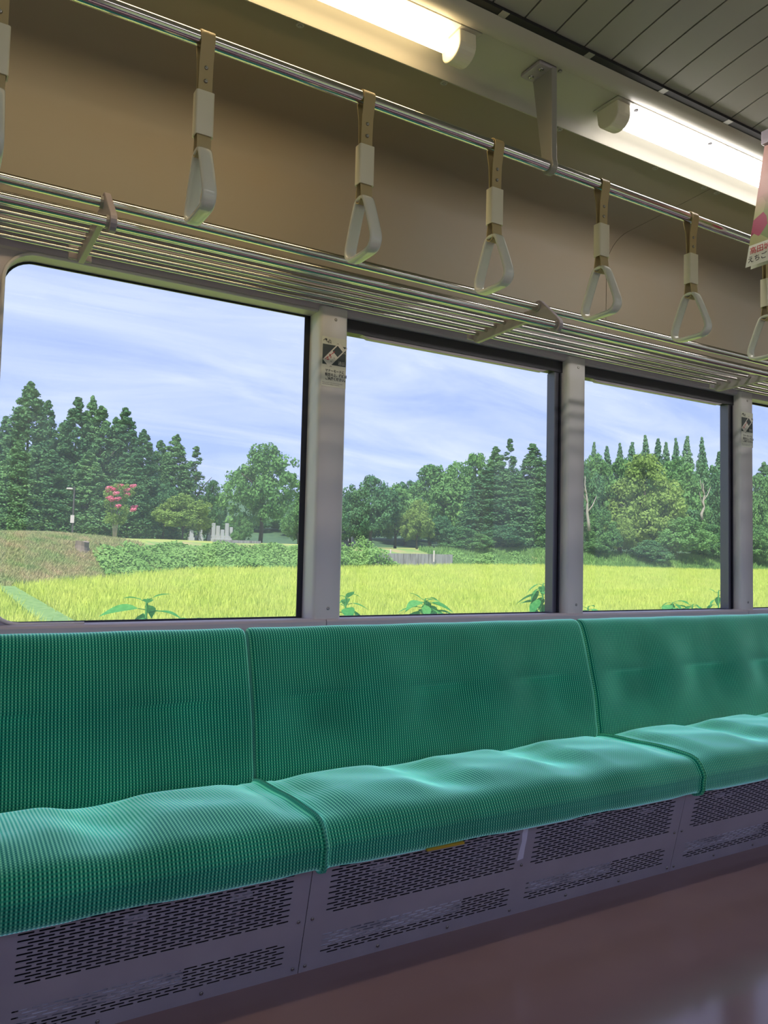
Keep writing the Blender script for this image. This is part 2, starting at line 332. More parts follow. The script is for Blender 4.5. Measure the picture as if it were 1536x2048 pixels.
def window(n, x0, x1, rnd=False, band=False, label='', right_rail=True):
    w = bpy.data.objects.new('window_%d' % n, None); COL.objects.link(w); w.location = ((x0+x1)/2, YG, ZS); struct(w, label)
    g = MB(); g.box(x0-.01, x1+.01, YG-.0025, YG+.0025, ZS-.01, ZH+.01); g.build('pane', M['glass'], w)
    gk = MB()
    if rnd:
        R = .085; inn = rounded(x0+.006, x1-.020, ZS+.002, ZH-.006, R-.006); out = rounded(x0, x1, ZS-.004, ZH, R)
        ring(gk, out, inn, YG-.007, YG-.003); gk.build('gasket', M['navy'], w)
        # deep frame plate around the rounded left side, with its pale rim
        pl = MB(); a = rounded(x0, x1+.05, ZS, ZH, R); o = rounded(x0-.35, x1+.05, ZS-.05, ZH+.05, .02, ())
        # plate left of the opening: fan of quads from arc points to the far left edge
        arc = [p for p in a if p[0] < x0+R+.001]
        v = []; f = []
        for (x, z) in arc: v += [(x, 2.345, z), (x0-.351, 2.345, z), (x, YG, z)]
        for i in range(len(arc)-1): f += [(3*i, 3*i+1, 3*i+4, 3*i+3), (3*i+3, 3*i+5, 3*i+2, 3*i)]
        pl.add(v, f); pl.build('frame_plate', M['trim'], w)
        rim = MB(); path = [(x, 2.343, z) for x, z in arc]; rim.tube([(x0+.95, 2.343, ZH)]+path+[(x0+.25, 2.338, ZS+.0)], .0055, 8); rim.build('rim', M['pillar'], w, smooth=True)
    else:
        ring(gk, [(x0-.005, ZS-.005), (x1+.005, ZS-.005), (x1+.005, ZH+.005), (x0-.005, ZH+.005)], [(x0+.001, ZS+.001), (x1-.006, ZS+.001), (x1-.006, ZH-.008), (x0+.001, ZH-.008)], YG-.012, YG-.004)
        gk.build('gasket', M['navy'], w)
    if band:
        MB().box(x0, x1, YG-.055, YG-.010, ZH-.046, ZH+.002).build('sash_rail', M['navy'], w)
        gp = MB(); z = ZH-.046
        gp.prism_y([(x0+.075, z+.001), (x0+.105, z-.010), (x1-.105, z-.010), (x1-.075, z+.001)], YG-.052, YG-.030); gp.build('pull_strip', M['bracket'], w)
        c = MB(); c.box(x1-.040, x1-.0005, YG-.050, YG-.012, ZS, ZH-.046); c.build('side_channel', M['rail'], w)
        MB().box(x1-.044, x1-.038, YG-.056, YG-.012, ZS, ZH-.050).build('channel_lip', M['rail2'], w)
        MB().box(x1-.016, x1-.010, YG-.058, YG-.049, ZS, ZH-.050).build('channel_lip', M['navy'], w)
    return w
window(1, .160, 1.118, rnd=True, label='large window pane with rounded left corners')
window(2, 1.222, 2.243, band=True, label='middle window with dark sash rail')
window(3, 2.342, 3.362, band=True, label='third window with dark sash rail')
window(4, 3.464, 4.60, label='window cut off at the right edge')
window(5, -1.55, -.60, label='window beyond the left edge'); window(6, 4.85, 6.0, label='window beyond the right edge')
struct(MB().box(-.60, -.19, 2.345, 2.46, .80, 1.93).build('trim_10', M['trim']), 'side panel left of the large window')

# ---------------- opposite side, ends, roof
def near_wall():
    b = MB(); b.box(XL, XR, -.47, -.35, -.06, .82); b.box(XL, XR, -.47, -.35, 1.90, 2.62)
    for x0, x1 in ((XL, -3.1), (-1.95, -1.85), (-.75, -.65), (.45, .55), (1.65, 1.75), (2.85, 2.95), (4.05, 4.15), (5.25, 5.35), (6.5, XR)): b.box(x0, x1, -.47, -.35, .82, 1.90)
    b.prism([(-.35, 2.05), (.05, 2.36), (.35, 2.40), (.35, 2.42), (-.35, 2.42)], XL, XR)
    return struct(b.build('wall_near', M['trim']), 'opposite side wall behind the camera')
near_wall()
struct(MB().box(XL-.08, XL, -.47, 2.46, -.06, 2.62).build('wall_left', M['wall']), 'left end wall'); struct(MB().box(XR, XR+.08, -.47, 2.46, -.06, 2.62).build('wall_right', M['wall']), 'right end wall')
struct(MB().box(XL-.08, XR+.08, -.47, 2.46, 2.62, 2.68).build('roof', M['shell']), 'carriage roof')

# ceiling: trough, slot strip, boarded centre
ZT = 2.39
def ceiling():
    b = MB()
    b.sheet([(1.515, ZT-.004), (1.515, ZT), (1.612, ZT), (1.635, ZT-.001), (1.665, ZT-.006), (1.682, ZT-.014), (1.688, ZT-.024), (1.693, ZT-.029), (1.699, ZT-.027), (1.702, ZT-.010), (1.702, ZT+.05)], XL, XR)
    b.sheet([(1.515, ZT-.004), (1.510, ZT-.006), (1.490, ZT-.004), (1.470, ZT+.006), (1.462, ZT+.012)], XL, XR)
    c = struct(b.build('ceiling', M['trough'], angle=35), 'ceiling with lamp trough and boarded middle')
    MB().box(XL, XR, 1.4412, 1.47, ZT+.0125, ZT+.02).build('slot_shade', M['dark'], c)  # black slab painting in the shade inside the air slots
    # bridging tabs between the air slots
    xs = [atZ(px, py, ZT+.012)[0] for px, py in ((1006, 40), (1175, 120), (1321.6, 190.7), (1448, 253))]
    per = (xs[-1]-xs[0])/3; x = xs[0]-per*3
    tabs = []
    while x < XR-.5:
        t = MB(); t.box(x-.022, x, 1.441, 1.462, ZT+.0112, ZT+.0126); tb = t.build('slot_tab', M['ceil'], c); x += per
    # boards running across the car, shallow vault
    def vault(y): return ZT+.014+.050*(1-((y-.95)/.52)**2)
    ys = np.linspace(1.44, .45, 12); q = [(y, vault(y)) for y in ys]; th = [(y, z+.012) for y, z in q]
    bw = .1015; me = None; k = 0; x = .62
    while x < 4.3:
        m = MB(); m.prism([(y, z) for y, z in q]+th[::-1], .0025, bw-.0025)
        if me is None: me = m.mesh('ceiling_board', M['ceil'], False); me.shade_smooth(); me.set_sharp_from_angle(angle=math.radians(25))
        o = bpy.data.objects.new('ceiling_board', me); COL.objects.link(o); o.parent = c; o.location = (x, 0, 0); x += bw; k += 1
    for x0, x1 in ((XL, .62), (x, XR)): MB().prism(q+th[::-1], x0, x1).build('ceiling_sheet', M['ceil'], c, smooth=False)
    MB().sheet([(y, z+.006) for y, z in q], .6, x+.02).build('board_backing', M['dark'], c)
    MB().box(XL, XR, .30, .46, 2.40, 2.412).build('ceiling_edge', M['trough'], c)
    return c
ceiling()

# ================================================================== lamps
def lamp(name, x0, x1, em, label, left_cap, right_cap, mirror=False):
    t = thing(name, label, 'lamp', ((x0+x1)/2, 1.565, ZT)); yc, zc = 1.568, ZT-.034
    MB().box(x0-.01, x1+.01, 1.520, 1.606, ZT-.004, ZT+.001).build('reflector', M['reflector'], t)
    MB().tube([(x0+.02, yc, zc), (x1-.02, yc, zc)], .0185, 20).build('tube', em, t, smooth=True)
    for x, s, on in ((x0, -1, left_cap), (x1, 1, right_cap)):
        if not on: continue
        # U shaped end holder around the tube
        pr = [(1.522, ZT), (1.524, ZT-.03)]
        for k in range(13): a = math.radians(180-15*k)+math.pi; pr.append((yc-.041*math.cos(math.radians(15*k)), zc-.004-.030*math.sin(math.radians(15*k))))
        pr = [(1.530, ZT)]+[(yc-.040*math.cos(math.radians(15*k)), zc-.002-.032*math.sin(math.radians(15*k))) for k in range(13)]+[(1.614, ZT)]
        m = MB(); m.prism(pr, x, x+s*.052) if s > 0 else m.prism(pr, x-.052, x)
        h = m.build('end_holder', M['sleeve'], t, bevel=.004)
        MB().box(x-.062 if s < 0 else x-.004, x+.004 if s < 0 else x+.062, 1.518, 1.616, ZT-.005, ZT).build('holder_plate', M['trough'], h, bevel=.002)
    for x in ((x0+.035, x0+.37) if left_cap else (x1-.04, x1-.37)):
        MB().tube([(x, 1.540, ZT-.0045), (x, 1.540, ZT-.0055)], .0065, 12).build('screw_hole', M['dark'], t)
    return t
lamp('ceiling_lamp', -.28, 1.095, M['warm'], 'warm yellow tube lamp in the ceiling trough at top left', True, True)
lamp('ceiling_lamp', 1.705, 3.05, M['cool'], 'white tube lamp in the ceiling trough at top right', True, True)
lamp('ceiling_lamp', 3.75, 5.1, M['cool'], 'tube lamp beyond the right edge of the picture', True, True)
for x0 in (-2.3, -.28, 1.705, 3.75):                       # unseen twin row over the opposite seats, added to brighten seats and floor
    t = thing('ceiling_lamp', 'unseen tube lamp added above the opposite seats, %s along the car' % {-2.3: 'first', -.28: 'second', 1.705: 'third', 3.75: 'fourth'}[x0], 'lamp', (x0+.67, .47, 2.40))
    MB().box(x0, x0+1.34, .43, .51, 2.394, 2.400).build('reflector', M['reflector'], t); MB().tube([(x0+.02, .47, 2.352), (x0+1.32, .47, 2.352)], .0185, 16).build('tube', M['opp'], t, smooth=True)
    for x in (x0-.03, x0+1.32): MB().box(x, x+.05, .435, .505, 2.32, 2.400).build('end_holder', M['sleeve'], t, bevel=.012)
lamp('ceiling_lamp', -2.3, -.95, M['warm'], 'tube lamp beyond the left edge of the picture', True, True)

# ================================================================== hanger bar and straps
YB, ZB, RB = 1.53, 2.114, .0150
hb = thing('hanging_bar', 'long chrome bar that carries the hanging straps', 'bar', (1.4, YB, ZB))
MB().tube([(x, YB, ZB) for x in np.linspace(-2.5, 6.0, 9)], RB, 28).build('bar_tube', M['chrome'], hb, smooth=True)
def hanger(X):
    p = MB(); w = .0095
    # plate: vertical near edge, sloping far edge, ring round the bar
    poly = [(YB-.013, ZT-.006), (YB-.017, ZB+.02)]
    poly += [(YB+.0215*math.cos(math.radians(a)), ZB+.0215*math.sin(math.radians(a))) for a in range(150, 391, 20)]
    poly += [(YB+.024, ZB+.03), (YB+.062, ZT-.014), (YB+.062, ZT-.004)]
    p.prism(poly, X-w, X+w); br = p.build('bracket', M['hang'], hb, bevel=.002)
    f = MB(); f.box(X-.052, X+w, YB-.013, YB+.064, ZT-.012, ZT-.001); ft = f.build('foot', M['bracket'], br, bevel=.003)
    for y in (YB+.006, YB+.046): MB().dome((X-.030, y, ZT-.012), .0075, .004, (0, 0, -1), 12).build('screw', M['screw'], br, smooth=True)
    MB().dome((X+.030, YB-.002, ZT-.001), .006, .004, (0, 0, -1), 10).build('screw', M['screw'], hb, smooth=True)
hanger(atY(1100, 335, YB)[0]); hanger(-1.6); hanger(4.4)

def strap_proto():
    t = thing('hanging_strap', '', 'strap', (0, YB, ZB), 'hanging straps along the chrome bar'); X = 0.0
    bw = .0145
    # belt: loop over the bar, the two legs meet at the rivets, run down through the sleeve, loop under the handle top
    def ribbon(name, path, half=bw, thick=.0022):
        m = MB(); P = [np.array(p) for p in path]; v = []; f = []
        for i, p in enumerate(P):
            tg = P[min(i+1, len(P)-1)]-P[max(i-1, 0)]; tg /= np.linalg.norm(tg); nr = np.array([-tg[1], tg[0]])
            for sx in (-half, half):
                for s in (-thick/2, thick/2): q = p+nr*s; v.append((sx, q[0], q[1]))
        for i in range(len(P)-1):
            a = 4*i; b = a+4
            f += [(a, a+1, b+1, b), (a+3, a+2, b+2, b+3), (a+2, a, b, b+2), (a+1, a+3, b+3, b+1)]
        f += [(0, 2, 3, 1), (len(v)-4, len(v)-3, len(v)-1, len(v)-2)]
        m.add(v, f); return m.build(name, M['belt'], t, angle=40)
    r = RB+.0025
    loop = [(YB-.006, ZB-.115), (YB-.0065, ZB-.085), (YB-.008, ZB-.05), (YB-.0135, ZB-.022)]
    loop += [(YB-r*math.cos(math.radians(a)), ZB+r*math.sin(math.radians(a))) for a in range(0, 181, 15)]
    loop += [(YB+.0135, ZB-.024), (YB+.008, ZB-.05), (YB+.0055, ZB-.085), (YB+.005, ZB-.115)]
    bl = ribbon('belt_loop', loop)
    # sleeve with an open hollow end
    s = MB(); o = [(-.0195, -.013), (.0195, -.013), (.0195, .013), (-.0195, .013)]; z0, z1 = ZB-.113-.092, ZB-.113
    def rr(hx, hy, rad, n=4):
        pts = []
        for cx, cy, a0 in ((hx-rad, hy-rad, 0), (-hx+rad, hy-rad, 90), (-hx+rad, -hy+rad, 180), (hx-rad, -hy+rad, 270)):
            for k in range(n+1): a = math.radians(a0+90*k/n); pts.append((cx+rad*math.cos(a), cy+rad*math.sin(a)))
        return pts
    A = rr(.0190, .0130, .004); B = rr(.0165, .0105, .003); n = len(A)
    v = [(x, YB+y, z) for ring_, z in ((A, z0), (A, z1), (B, z1), (B, z0)) for x, y in ring_]
    f = []
    for k in range(4):
        for i in range(n): j = (i+1) % n; a = k*n; b = ((k+1) % 4)*n; f.append((a+i, a+j, b+j, b+i))
    s.add(v, f); s.build('sleeve', M['sleeve'], t, angle=40)
    zt = z0-.030                                        # top of the handle
    lower = [(YB-.0075, z0+.02), (YB-.0080, z0), (YB-.0105, z0-.012), (YB-.0125, zt+.002), (YB-.010, zt-.010), (YB, zt-.014), (YB+.010, zt-.010), (YB+.0125, zt+.002), (YB+.0105, z0-.012), (YB+.008, z0), (YB+.0075, z0+.02)]
    ribbon('belt_end', lower)
    for z in (ZB-.062, ZB-.090):
        MB().dome((0, YB-.0085, z), .0042, .003, (0, -1, 0), 12).build('rivet', M['screw'], bl, smooth=True)
    # handle: rounded triangular ring lying across the car
    zb = zt-.134
    key = [(0, zt), (.016, zt-.003), (.024, zt-.015), (.052, zb+.052), (.060, zb+.030), (.0595, zb+.016), (.050, zb+.004), (.036, zb), (0, zb)]
    key = key+[(-y, z) for y, z in key[-2:0:-1]]
    def smooth(pts, it=2):
        for _ in range(it):
            q = []
            for i in range(len(pts)): a = np.array(pts[i]); b = np.array(pts[(i+1) % len(pts)]); q += [tuple(.75*a+.25*b), tuple(.25*a+.75*b)]
            pts = q
        return pts
    C = smooth(key); nc = len(C); m = MB(); v = []; f = []
    cs = [(math.copysign(abs(math.cos(a))**.55, math.cos(a)), math.copysign(abs(math.sin(a))**.75, math.sin(a))) for a in [2*math.pi*k/14 for k in range(14)]]
    for i in range(nc):
        tg = np.array(C[(i+1) % nc])-np.array(C[i-1]); tg /= np.linalg.norm(tg); nr = np.array([-tg[1], tg[0]])
        for a, b in cs: q = np.array(C[i])+nr*b*.0058; v.append((a*.0150, YB+q[0], q[1]))
    k = len(cs)
    for i in range(nc):
        for j in range(k): i2 = (i+1) % nc; f.append((i*k+j, i*k+(j+1) % k, i2*k+(j+1) % k, i2*k+j))
    m.add(v, f); m.build('handle', M['handle'], t, smooth=True)
    return t
proto = strap_proto()
sx = [atY(p[0], p[1], YB)[0] for p in ((412, 90), (735, 205), (990, 292), (1202, 370), (1382, 435))]
pitch_ = (sx[4]-sx[0])/4
strap_labels = ('hanging strap cut off at the top left corner of the picture', 'hanging strap nearest the camera that shows whole, above the left window',
                'hanging strap above the left notice pillar, second whole one from the left', 'hanging strap just left of the bar bracket',
                'hanging strap just right of the bar bracket', 'second hanging strap right of the bar bracket', 'hanging strap below the paper advertisement at the right edge')
for i, lb in enumerate(strap_labels):
    loc = (sx[0]+pitch_*(i-1), YB, ZB)
    if i == 0: proto.location = loc; proto['label'] = lb
    else: copy_thing(proto, loc, lb)

# ================================================================== luggage rack
rk = thing('luggage_rack', 'luggage rack of polished steel rods above the windows', 'luggage rack', (1.6, 2.0, 1.83))
K = 1.78/1.82
ROD = [(1.82*K, EYE+.748*K, .0125), (1.902*K, EYE+.826*K, .0125)]
YR0, YR1 = 1.965*K, 2.215*K
for i in range(6): ROD.append((YR0+(YR1-YR0)*i/5, EYE+(.818-.006*i/5)*K, .0062))
for y, z, r in ROD: MB().tube([(XL+.1, y, z), (1.5, y, z), (XR-.1, y, z)], r, 16, cap=False).build('rod', M['rod'], rk, smooth=True)
def rack_bracket(X):
    (ya, za, _), (yb, zb, _) = ROD[0], ROD[1]
    R = .023
    d = np.array([yb-ya, zb-za]); L = np.linalg.norm(d); d /= L; nx = np.array([-d[1], d[0]])   # nx points up-near
    a0 = math.atan2(nx[1], nx[0])
    poly = []
    for k in range(9):                                   # around the front rod, outer side
        a = a0+math.pi*k/8; poly.append((ya+R*math.cos(a), za+R*math.sin(a)))
    zc = ROD[2][1]
    poly += [(ya+.075, zc-.040), (ya+.12, zc-.026), (YR1+.012, zc-.034), (YR1+.026, zc-.026), (YR1+.034, zc-.004), (YR1+.026, zc+.012), (yb+.075, zc+.012)]
    for k in range(7):
        a = a0-math.pi*.75+math.pi*.75*k/6; poly.append((yb+R*math.cos(a), zb+R*math.sin(a)))
    m = MB(); m.prism(poly, X-.0075, X+.0075); o = m.build('bracket', M['bracket'], rk, bevel=.002)
    MB().box(X-.03, X+.03, YR1+.028, YW+.004, zc-.02, zc+.02).build('wall_mount', M['bracket'], o, bevel=.003)
    for (y, z, r) in ROD[:2]: MB().tube([(X-.014, y, z), (X-.004, y, z)], r+.002, 16).build('collar', M['hang'], o)
bx1, bx2 = atY(224, 445, ROD[0][0])[0], atY(1113, 651, ROD[0][0])[0]
for k in (-1, 0, 1, 2, 3): rack_bracket(bx1+(bx2-bx1)*k)

# ================================================================== bench seats
def catmull(pts, n):
    P = [np.array(p, float) for p in pts]; P = [2*P[0]-P[1]]+P+[2*P[-1]-P[-2]]; out = []
    for i in range(1, len(P)-2):
        for k in range(10):
            t = k/10; out.append(.5*((2*P[i])+(-P[i-1]+P[i+1])*t+(2*P[i-1]-5*P[i]+4*P[i+1]-P[i+2])*t*t+(-P[i-1]+3*P[i]-3*P[i+1]+P[i+2])*t**3))
    out.append(P[-2]); out = np.array(out); s = np.r_[0, np.cumsum(np.linalg.norm(np.diff(out, axis=0), axis=1))]
    u = np.linspace(0, s[-1], n); return np.c_[np.interp(u, s, out[:, 0]), np.interp(u, s, out[:, 1])], u
def sst(a, b, x): t = min(1, max(0, (x-a)/(b-a))); return t*t*(3-2*t)
def upholstery(name, prof, n, x0, x1, disp, parent, rnd=.015, sgn=1):
    P, S = catmull(prof, n); T = np.gradient(P, axis=0); T /= np.linalg.norm(T, axis=1)[:, None]; Nn = np.c_[-T[:, 1], T[:, 0]]*sgn
    e = [0, .0015, .004, .008, .013, .020]; xs = [x0+a for a in e]+list(np.linspace(x0+.03, x1-.03, 122))+[x1-a for a in e[::-1]]
    m = MB(); v = []; uv = []
    for x in xs:
        ed = min(x-x0, x1-x); dn = -(rnd-math.sqrt(max(0, rnd*rnd-(rnd-ed)**2))) if ed < rnd else 0
        for j in range(n):
            d = dn*(.75 if True else 1)+disp(x, S[j], P[j]); q = P[j]+Nn[j]*d; v.append((x, q[0], q[1])); uv.append((x, S[j]))
    k = len(xs); f = [(i*n+j, i*n+j+1, (i+1)*n+j+1, (i+1)*n+j) for i in range(k-1) for j in range(n-1)]
    if sgn < 0: f = [q[::-1] for q in f]
    f += [tuple(range(n)), tuple(range((k-1)*n+n-1, (k-1)*n-1, -1))]
    m.add(v, f); m.uv = uv
    return m.build(name, M['fabric'], parent, angle=60)
CUSH = [(2.215, .385), (2.17, .397), (2.08, .404), (1.98, .409), (1.88, .412), (1.81, .412), (1.768, .408), (1.744, .395), (1.733, .372), (1.729, .345), (1.728, .318), (1.735, .303), (1.76, .296)]
BACK = [(2.205, .36), (2.183, .405), (2.190, .46), (2.204, .55), (2.224, .63), (2.246, .71), (2.266, .77), (2.284, .812), (2.302, .829), (2.322, .832)]
def person_u(x, x0, x1): u = (x-x0)/(x1-x0)*3; return u-math.floor(min(u, 2.999))
bench_labels = ('green bench seat section at the left, cut off by the picture edge', 'green bench seat section in the middle, below the second window', 'green bench seat section at the right, cut off by the picture edge', 'green bench seat section beyond the right edge')
kick_labels = ('perforated dark kick panel below the left bench section', 'perforated dark kick panel with a torn white tape strip, below the middle bench section', 'perforated dark kick panel below the right bench section', 'perforated dark kick panel beyond the right edge')
def bench(i):
    x0, x1 = SEAMS[i]+.004, SEAMS[i+1]-.004
    t = thing('bench_seat', bench_labels[i], 'seat', ((x0+x1)/2, 2.0, 0), 'green bench seat sections')
    rnd = random.Random(i+3); kk = [rnd.uniform(.85, 1.15) for _ in range(3)]
    def dc(x, s, p):
        u = person_u(x, x0, x1); k = kk[min(2, int((x-x0)/(x1-x0)*3))]
        lat = sst(0.02, .30, u)*sst(.98, .70, u)
        lon = sst(1.74, 1.93, p[0])*sst(2.20, 2.12, p[0]); front = sst(1.72, 1.76, p[0])*sst(2.05, 1.85, p[0])
        wr = .0012*math.sin(x*23+p[0]*31)*sst(.30, .40, p[1])
        hump = .005*math.exp(-((u if u < .5 else u-1)/.16)**2)*sst(1.76, 1.95, p[0]) if .05 < (x-x0) and .05 < (x1-x) else 0
        return -.020*k*lat*lon-.006*lat*front+hump+wr-.007*math.exp(-((p[1]-.358)/.014)**2)
    upholstery('cushion', CUSH, 46, x0, x1, dc, t)
    def db(x, s, p):
        u = person_u(x, x0, x1); w = sst(.08, .44, u)*sst(.92, .56, u)
        zc = .628; d = p[1]-zc
        step = -.010*w*(1-sst(-.002, .010, d))*sst(-.16, -.01, d)+.005*w*sst(.0, .012, d)*sst(.08, .015, d)
        lat = -.017*sst(0, .4, u)*sst(1, .6, u)*sst(.42, .55, p[1])*sst(.82, .70, p[1])
        return step+lat+.0008*math.sin(x*19+p[1]*27)
    upholstery('backrest', BACK, 60, x0, x1, db, t, rnd=.018, sgn=1)
    if i == 1:
        m = MB(); m.box(1.180, 1.300, 1.7265, 1.735, .296, .302); yt = m.build('yellow_tape', M['yellow'], t); yt['label'] = 'strip of yellow tape under the cushion'
    return t
for i in range(3): bench(i)
# seat pan and lower backing, so nothing shows through the joints
struct(MB().box(SEAMS[0], SEAMS[3], 2.326, 2.338, .30, .79).build('trim_11', M['dark']), 'dark backing behind the seat backs')
struct(MB().box(SEAMS[0], SEAMS[3], 1.80, 2.22, .27, .292).build('trim_12', M['dark']), 'dark seat pan under the cushions')

# ================================================================== perforated kick panels
def pan(x, z): return (x, YK0+(YK1-YK0)*z/.28, z)
RP, PERX = .00765, .0405
def kick(i):
    x0, x1 = SEAMS[i]+.001, SEAMS[i+1]-.001; xm = (x0+x1)/2
    t = thing('kick_panel', kick_labels[i], 'kick panel', (xm, YK0, 0), 'perforated kick panels under the bench')
    m = MB()
    def quad(a, b, c, d): m.add([pan(a, c), pan(b, c), pan(b, d), pan(a, d)], [(0, 1, 2, 3)])
    G = ((x0+.050, x0+.050+15.5*PERX), (xm+.030, xm+.030+15.5*PERX))
    za, zb, zc, zd, ze = .0355, .0355+8*RP, .1500, .1500+18*RP, .2945
    quad(x0, x1, 0, za); quad(x0, x1, zb, zc); quad(x0, x1, zd, ze)
    for z0, z1, rows in ((za, zb, 8), (zc, zd, 18)):
        quad(x0, G[0][0], z0, z1); quad(G[0][1], G[1][0], z0, z1); quad(G[1][1], x1, z0, z1)
        for gx0, gx1 in G:
            for j in range(rows):
                a, b = z0+j*RP, z0+(j+1)*RP; off = 0 if j % 2 else PERX/2; zm = (a+b)/2; hh = .0022; r = .0022
                if off: quad(gx0, gx0+off, a, b)
                else: quad(gx1-PERX/2, gx1, a, b)
                for k in range(15):
                    c0 = gx0+off+k*PERX; c1 = c0+PERX; l, rr_ = c0+.0035, c1-.0035
                    v = [pan(c0, a), pan(c1, a), pan(c1, b), pan(c0, b), pan(l, zm), pan(l+r, zm-hh), pan(rr_-r, zm-hh), pan(rr_, zm), pan(rr_-r, zm+hh), pan(l+r, zm+hh)]
                    m.add(v, [(0, 1, 6, 5), (1, 2, 8, 7, 6), (2, 3, 9, 8), (3, 0, 5, 4, 9)])
    o = m.build('perforated_sheet', M['kick'], t)
    so = o.modifiers.new('thickness', 'SOLIDIFY'); so.thickness = .0016; so.offset = -1
    nrm = (0, -1, -.25)
    pts = [(x0+.018, .146), (x1-.018, .146), (x0+.016, .017), (x1-.016, .017), (xm, .160)]+[(x0+f*(x1-x0), .018) for f in (.165, .328, .49, .652, .82)]
    for x, z in pts: MB().dome(pan(x, z), .0048, .0035, nrm).build('screw', M['screw'], t, smooth=True)
    if i == 1:
        tp = MB(); w = .0115; outl = [(-w, .176), (w, .180), (w*.9, .215), (w, .240), (w*.8, .276), (w*.2, .272), (-w*.6, .277), (-w*.9, .262), (-w*.55, .235), (-w*.9, .205)]
        n = len(outl); xx = 1.572
        fv = [np.array(pan(xx+a, z))+[0, -.0008, 0] for a, z in outl]; bv = [np.array(pan(xx+a, z))+[0, .0002, 0] for a, z in outl]
        tp.add(fv+bv, [tuple(range(n))]+[(j, i_, n+i_, n+j) for i_ in range(n) for j in [(i_+1) % n]]); q = tp.build('tape_strip', M['tape'], t); q['label'] = 'torn strip of white tape'
    return t
heat_labels = ('metal heater behind the left kick panel', 'metal heater behind the middle kick panel', 'metal heater behind the right kick panel', '')
for i in range(3):
    kick(i)
    x0, x1 = SEAMS[i], SEAMS[i+1]; h = thing('seat_heater', heat_labels[i], 'heater', ((x0+x1)/2, 1.9, .04), 'heaters under the bench')
    rnd = random.Random(40+i)
    for fa, fb in ((.055, .50), (.75, 1.10)):
        c = MB(); q = [pan(0, z) for z in (.060, .096)]; poly = [(q[0][1]+.0035, q[0][2]), (q[1][1]+.0035, q[1][2]), (1.93, .096), (1.93, .060)]
        c.prism(poly, x0+fa, x0+fb); c.build('casing', M['heater'], h)
    for fx in (.20, .55, .98, 1.22):
        x = x0+fx+rnd.uniform(-.02, .02)
        MB().box(x, x+.022, 1.835, 1.85, .16, .25).build('post', M['slate'], h, bevel=.002)
        MB().box(x-.004, x+.05, 1.826, 1.84, .228, .246).build('clip', M['heater'], h, bevel=.002)
    cp = [(x0+.30+.04*math.cos(a), 1.835, .20+.03*math.sin(a)) for a in np.linspace(1.2, 4.6, 12)]
    MB().tube(cp, .0015, 6).build('wire', M['heater'], h, smooth=True)
struct(MB().box(SEAMS[0], SEAMS[3], 1.868, 2.02, .0005, .004).build('trim_16', M['dark']), 'black plate added as shade on the heater space floor')  # black plate painting shade under the seats, seen through the perforations
struct(MB().box(SEAMS[0], SEAMS[3], 2.02, 2.03, 0, .30).build('trim_13', M['dark']), 'black sheet added as shade at the back of the heater space')  # black sheet standing in for the shaded depth behind the panels
struct(MB().box(XL, SEAMS[0], 1.80, 2.34, 0, .42).build('trim_14', M['kick']), 'seat end box beyond the left edge'); struct(MB().box(SEAMS[3], 4.0, 1.80, 2.34, 0, .42).build('trim_15', M['kick']), 'seat end box beyond the right edge')

# ================================================================== lettering helper
def text_mesh(txt, size, bold=0.0, align='LEFT'):
    cu = bpy.data.curves.new('lettering', 'FONT'); cu.body = txt; cu.size = size; cu.align_x = align; cu.offset = bold; cu.resolution_u = 3
    o = bpy.data.objects.new('lettering_tmp', cu); COL.objects.link(o)
    dg = bpy.context.evaluated_depsgraph_get(); me = bpy.data.meshes.new_from_object(o.evaluated_get(dg))
    bpy.data.objects.remove(o); bpy.data.curves.remove(cu); return me
def lettering(txt, size, mat_, parent, basis, bold=0., align='LEFT', name='lettering', squeeze=1.):
    me = text_mesh(txt, size, bold, align); me.materials.clear(); me.materials.append(mat_)
    o = bpy.data.objects.new(name, me); COL.objects.link(o)
    q = Vector((0, 0, 0)); p = parent
    while p is not None: q += p.location; p = p.parent
    m = basis @ Matrix.Diagonal((squeeze, 1, 1, 1)); m.translation = m.translation-q
    o.parent = parent; o.matrix_local = m; return o
def basisXZ(x, y, z, ang=0.):                             # facing -y
    c, s = math.cos(ang), math.sin(ang)
    return Matrix(((c, -s, 0, x), (0, 0, -1, y), (s, c, 0, z), (0, 0, 0, 1)))

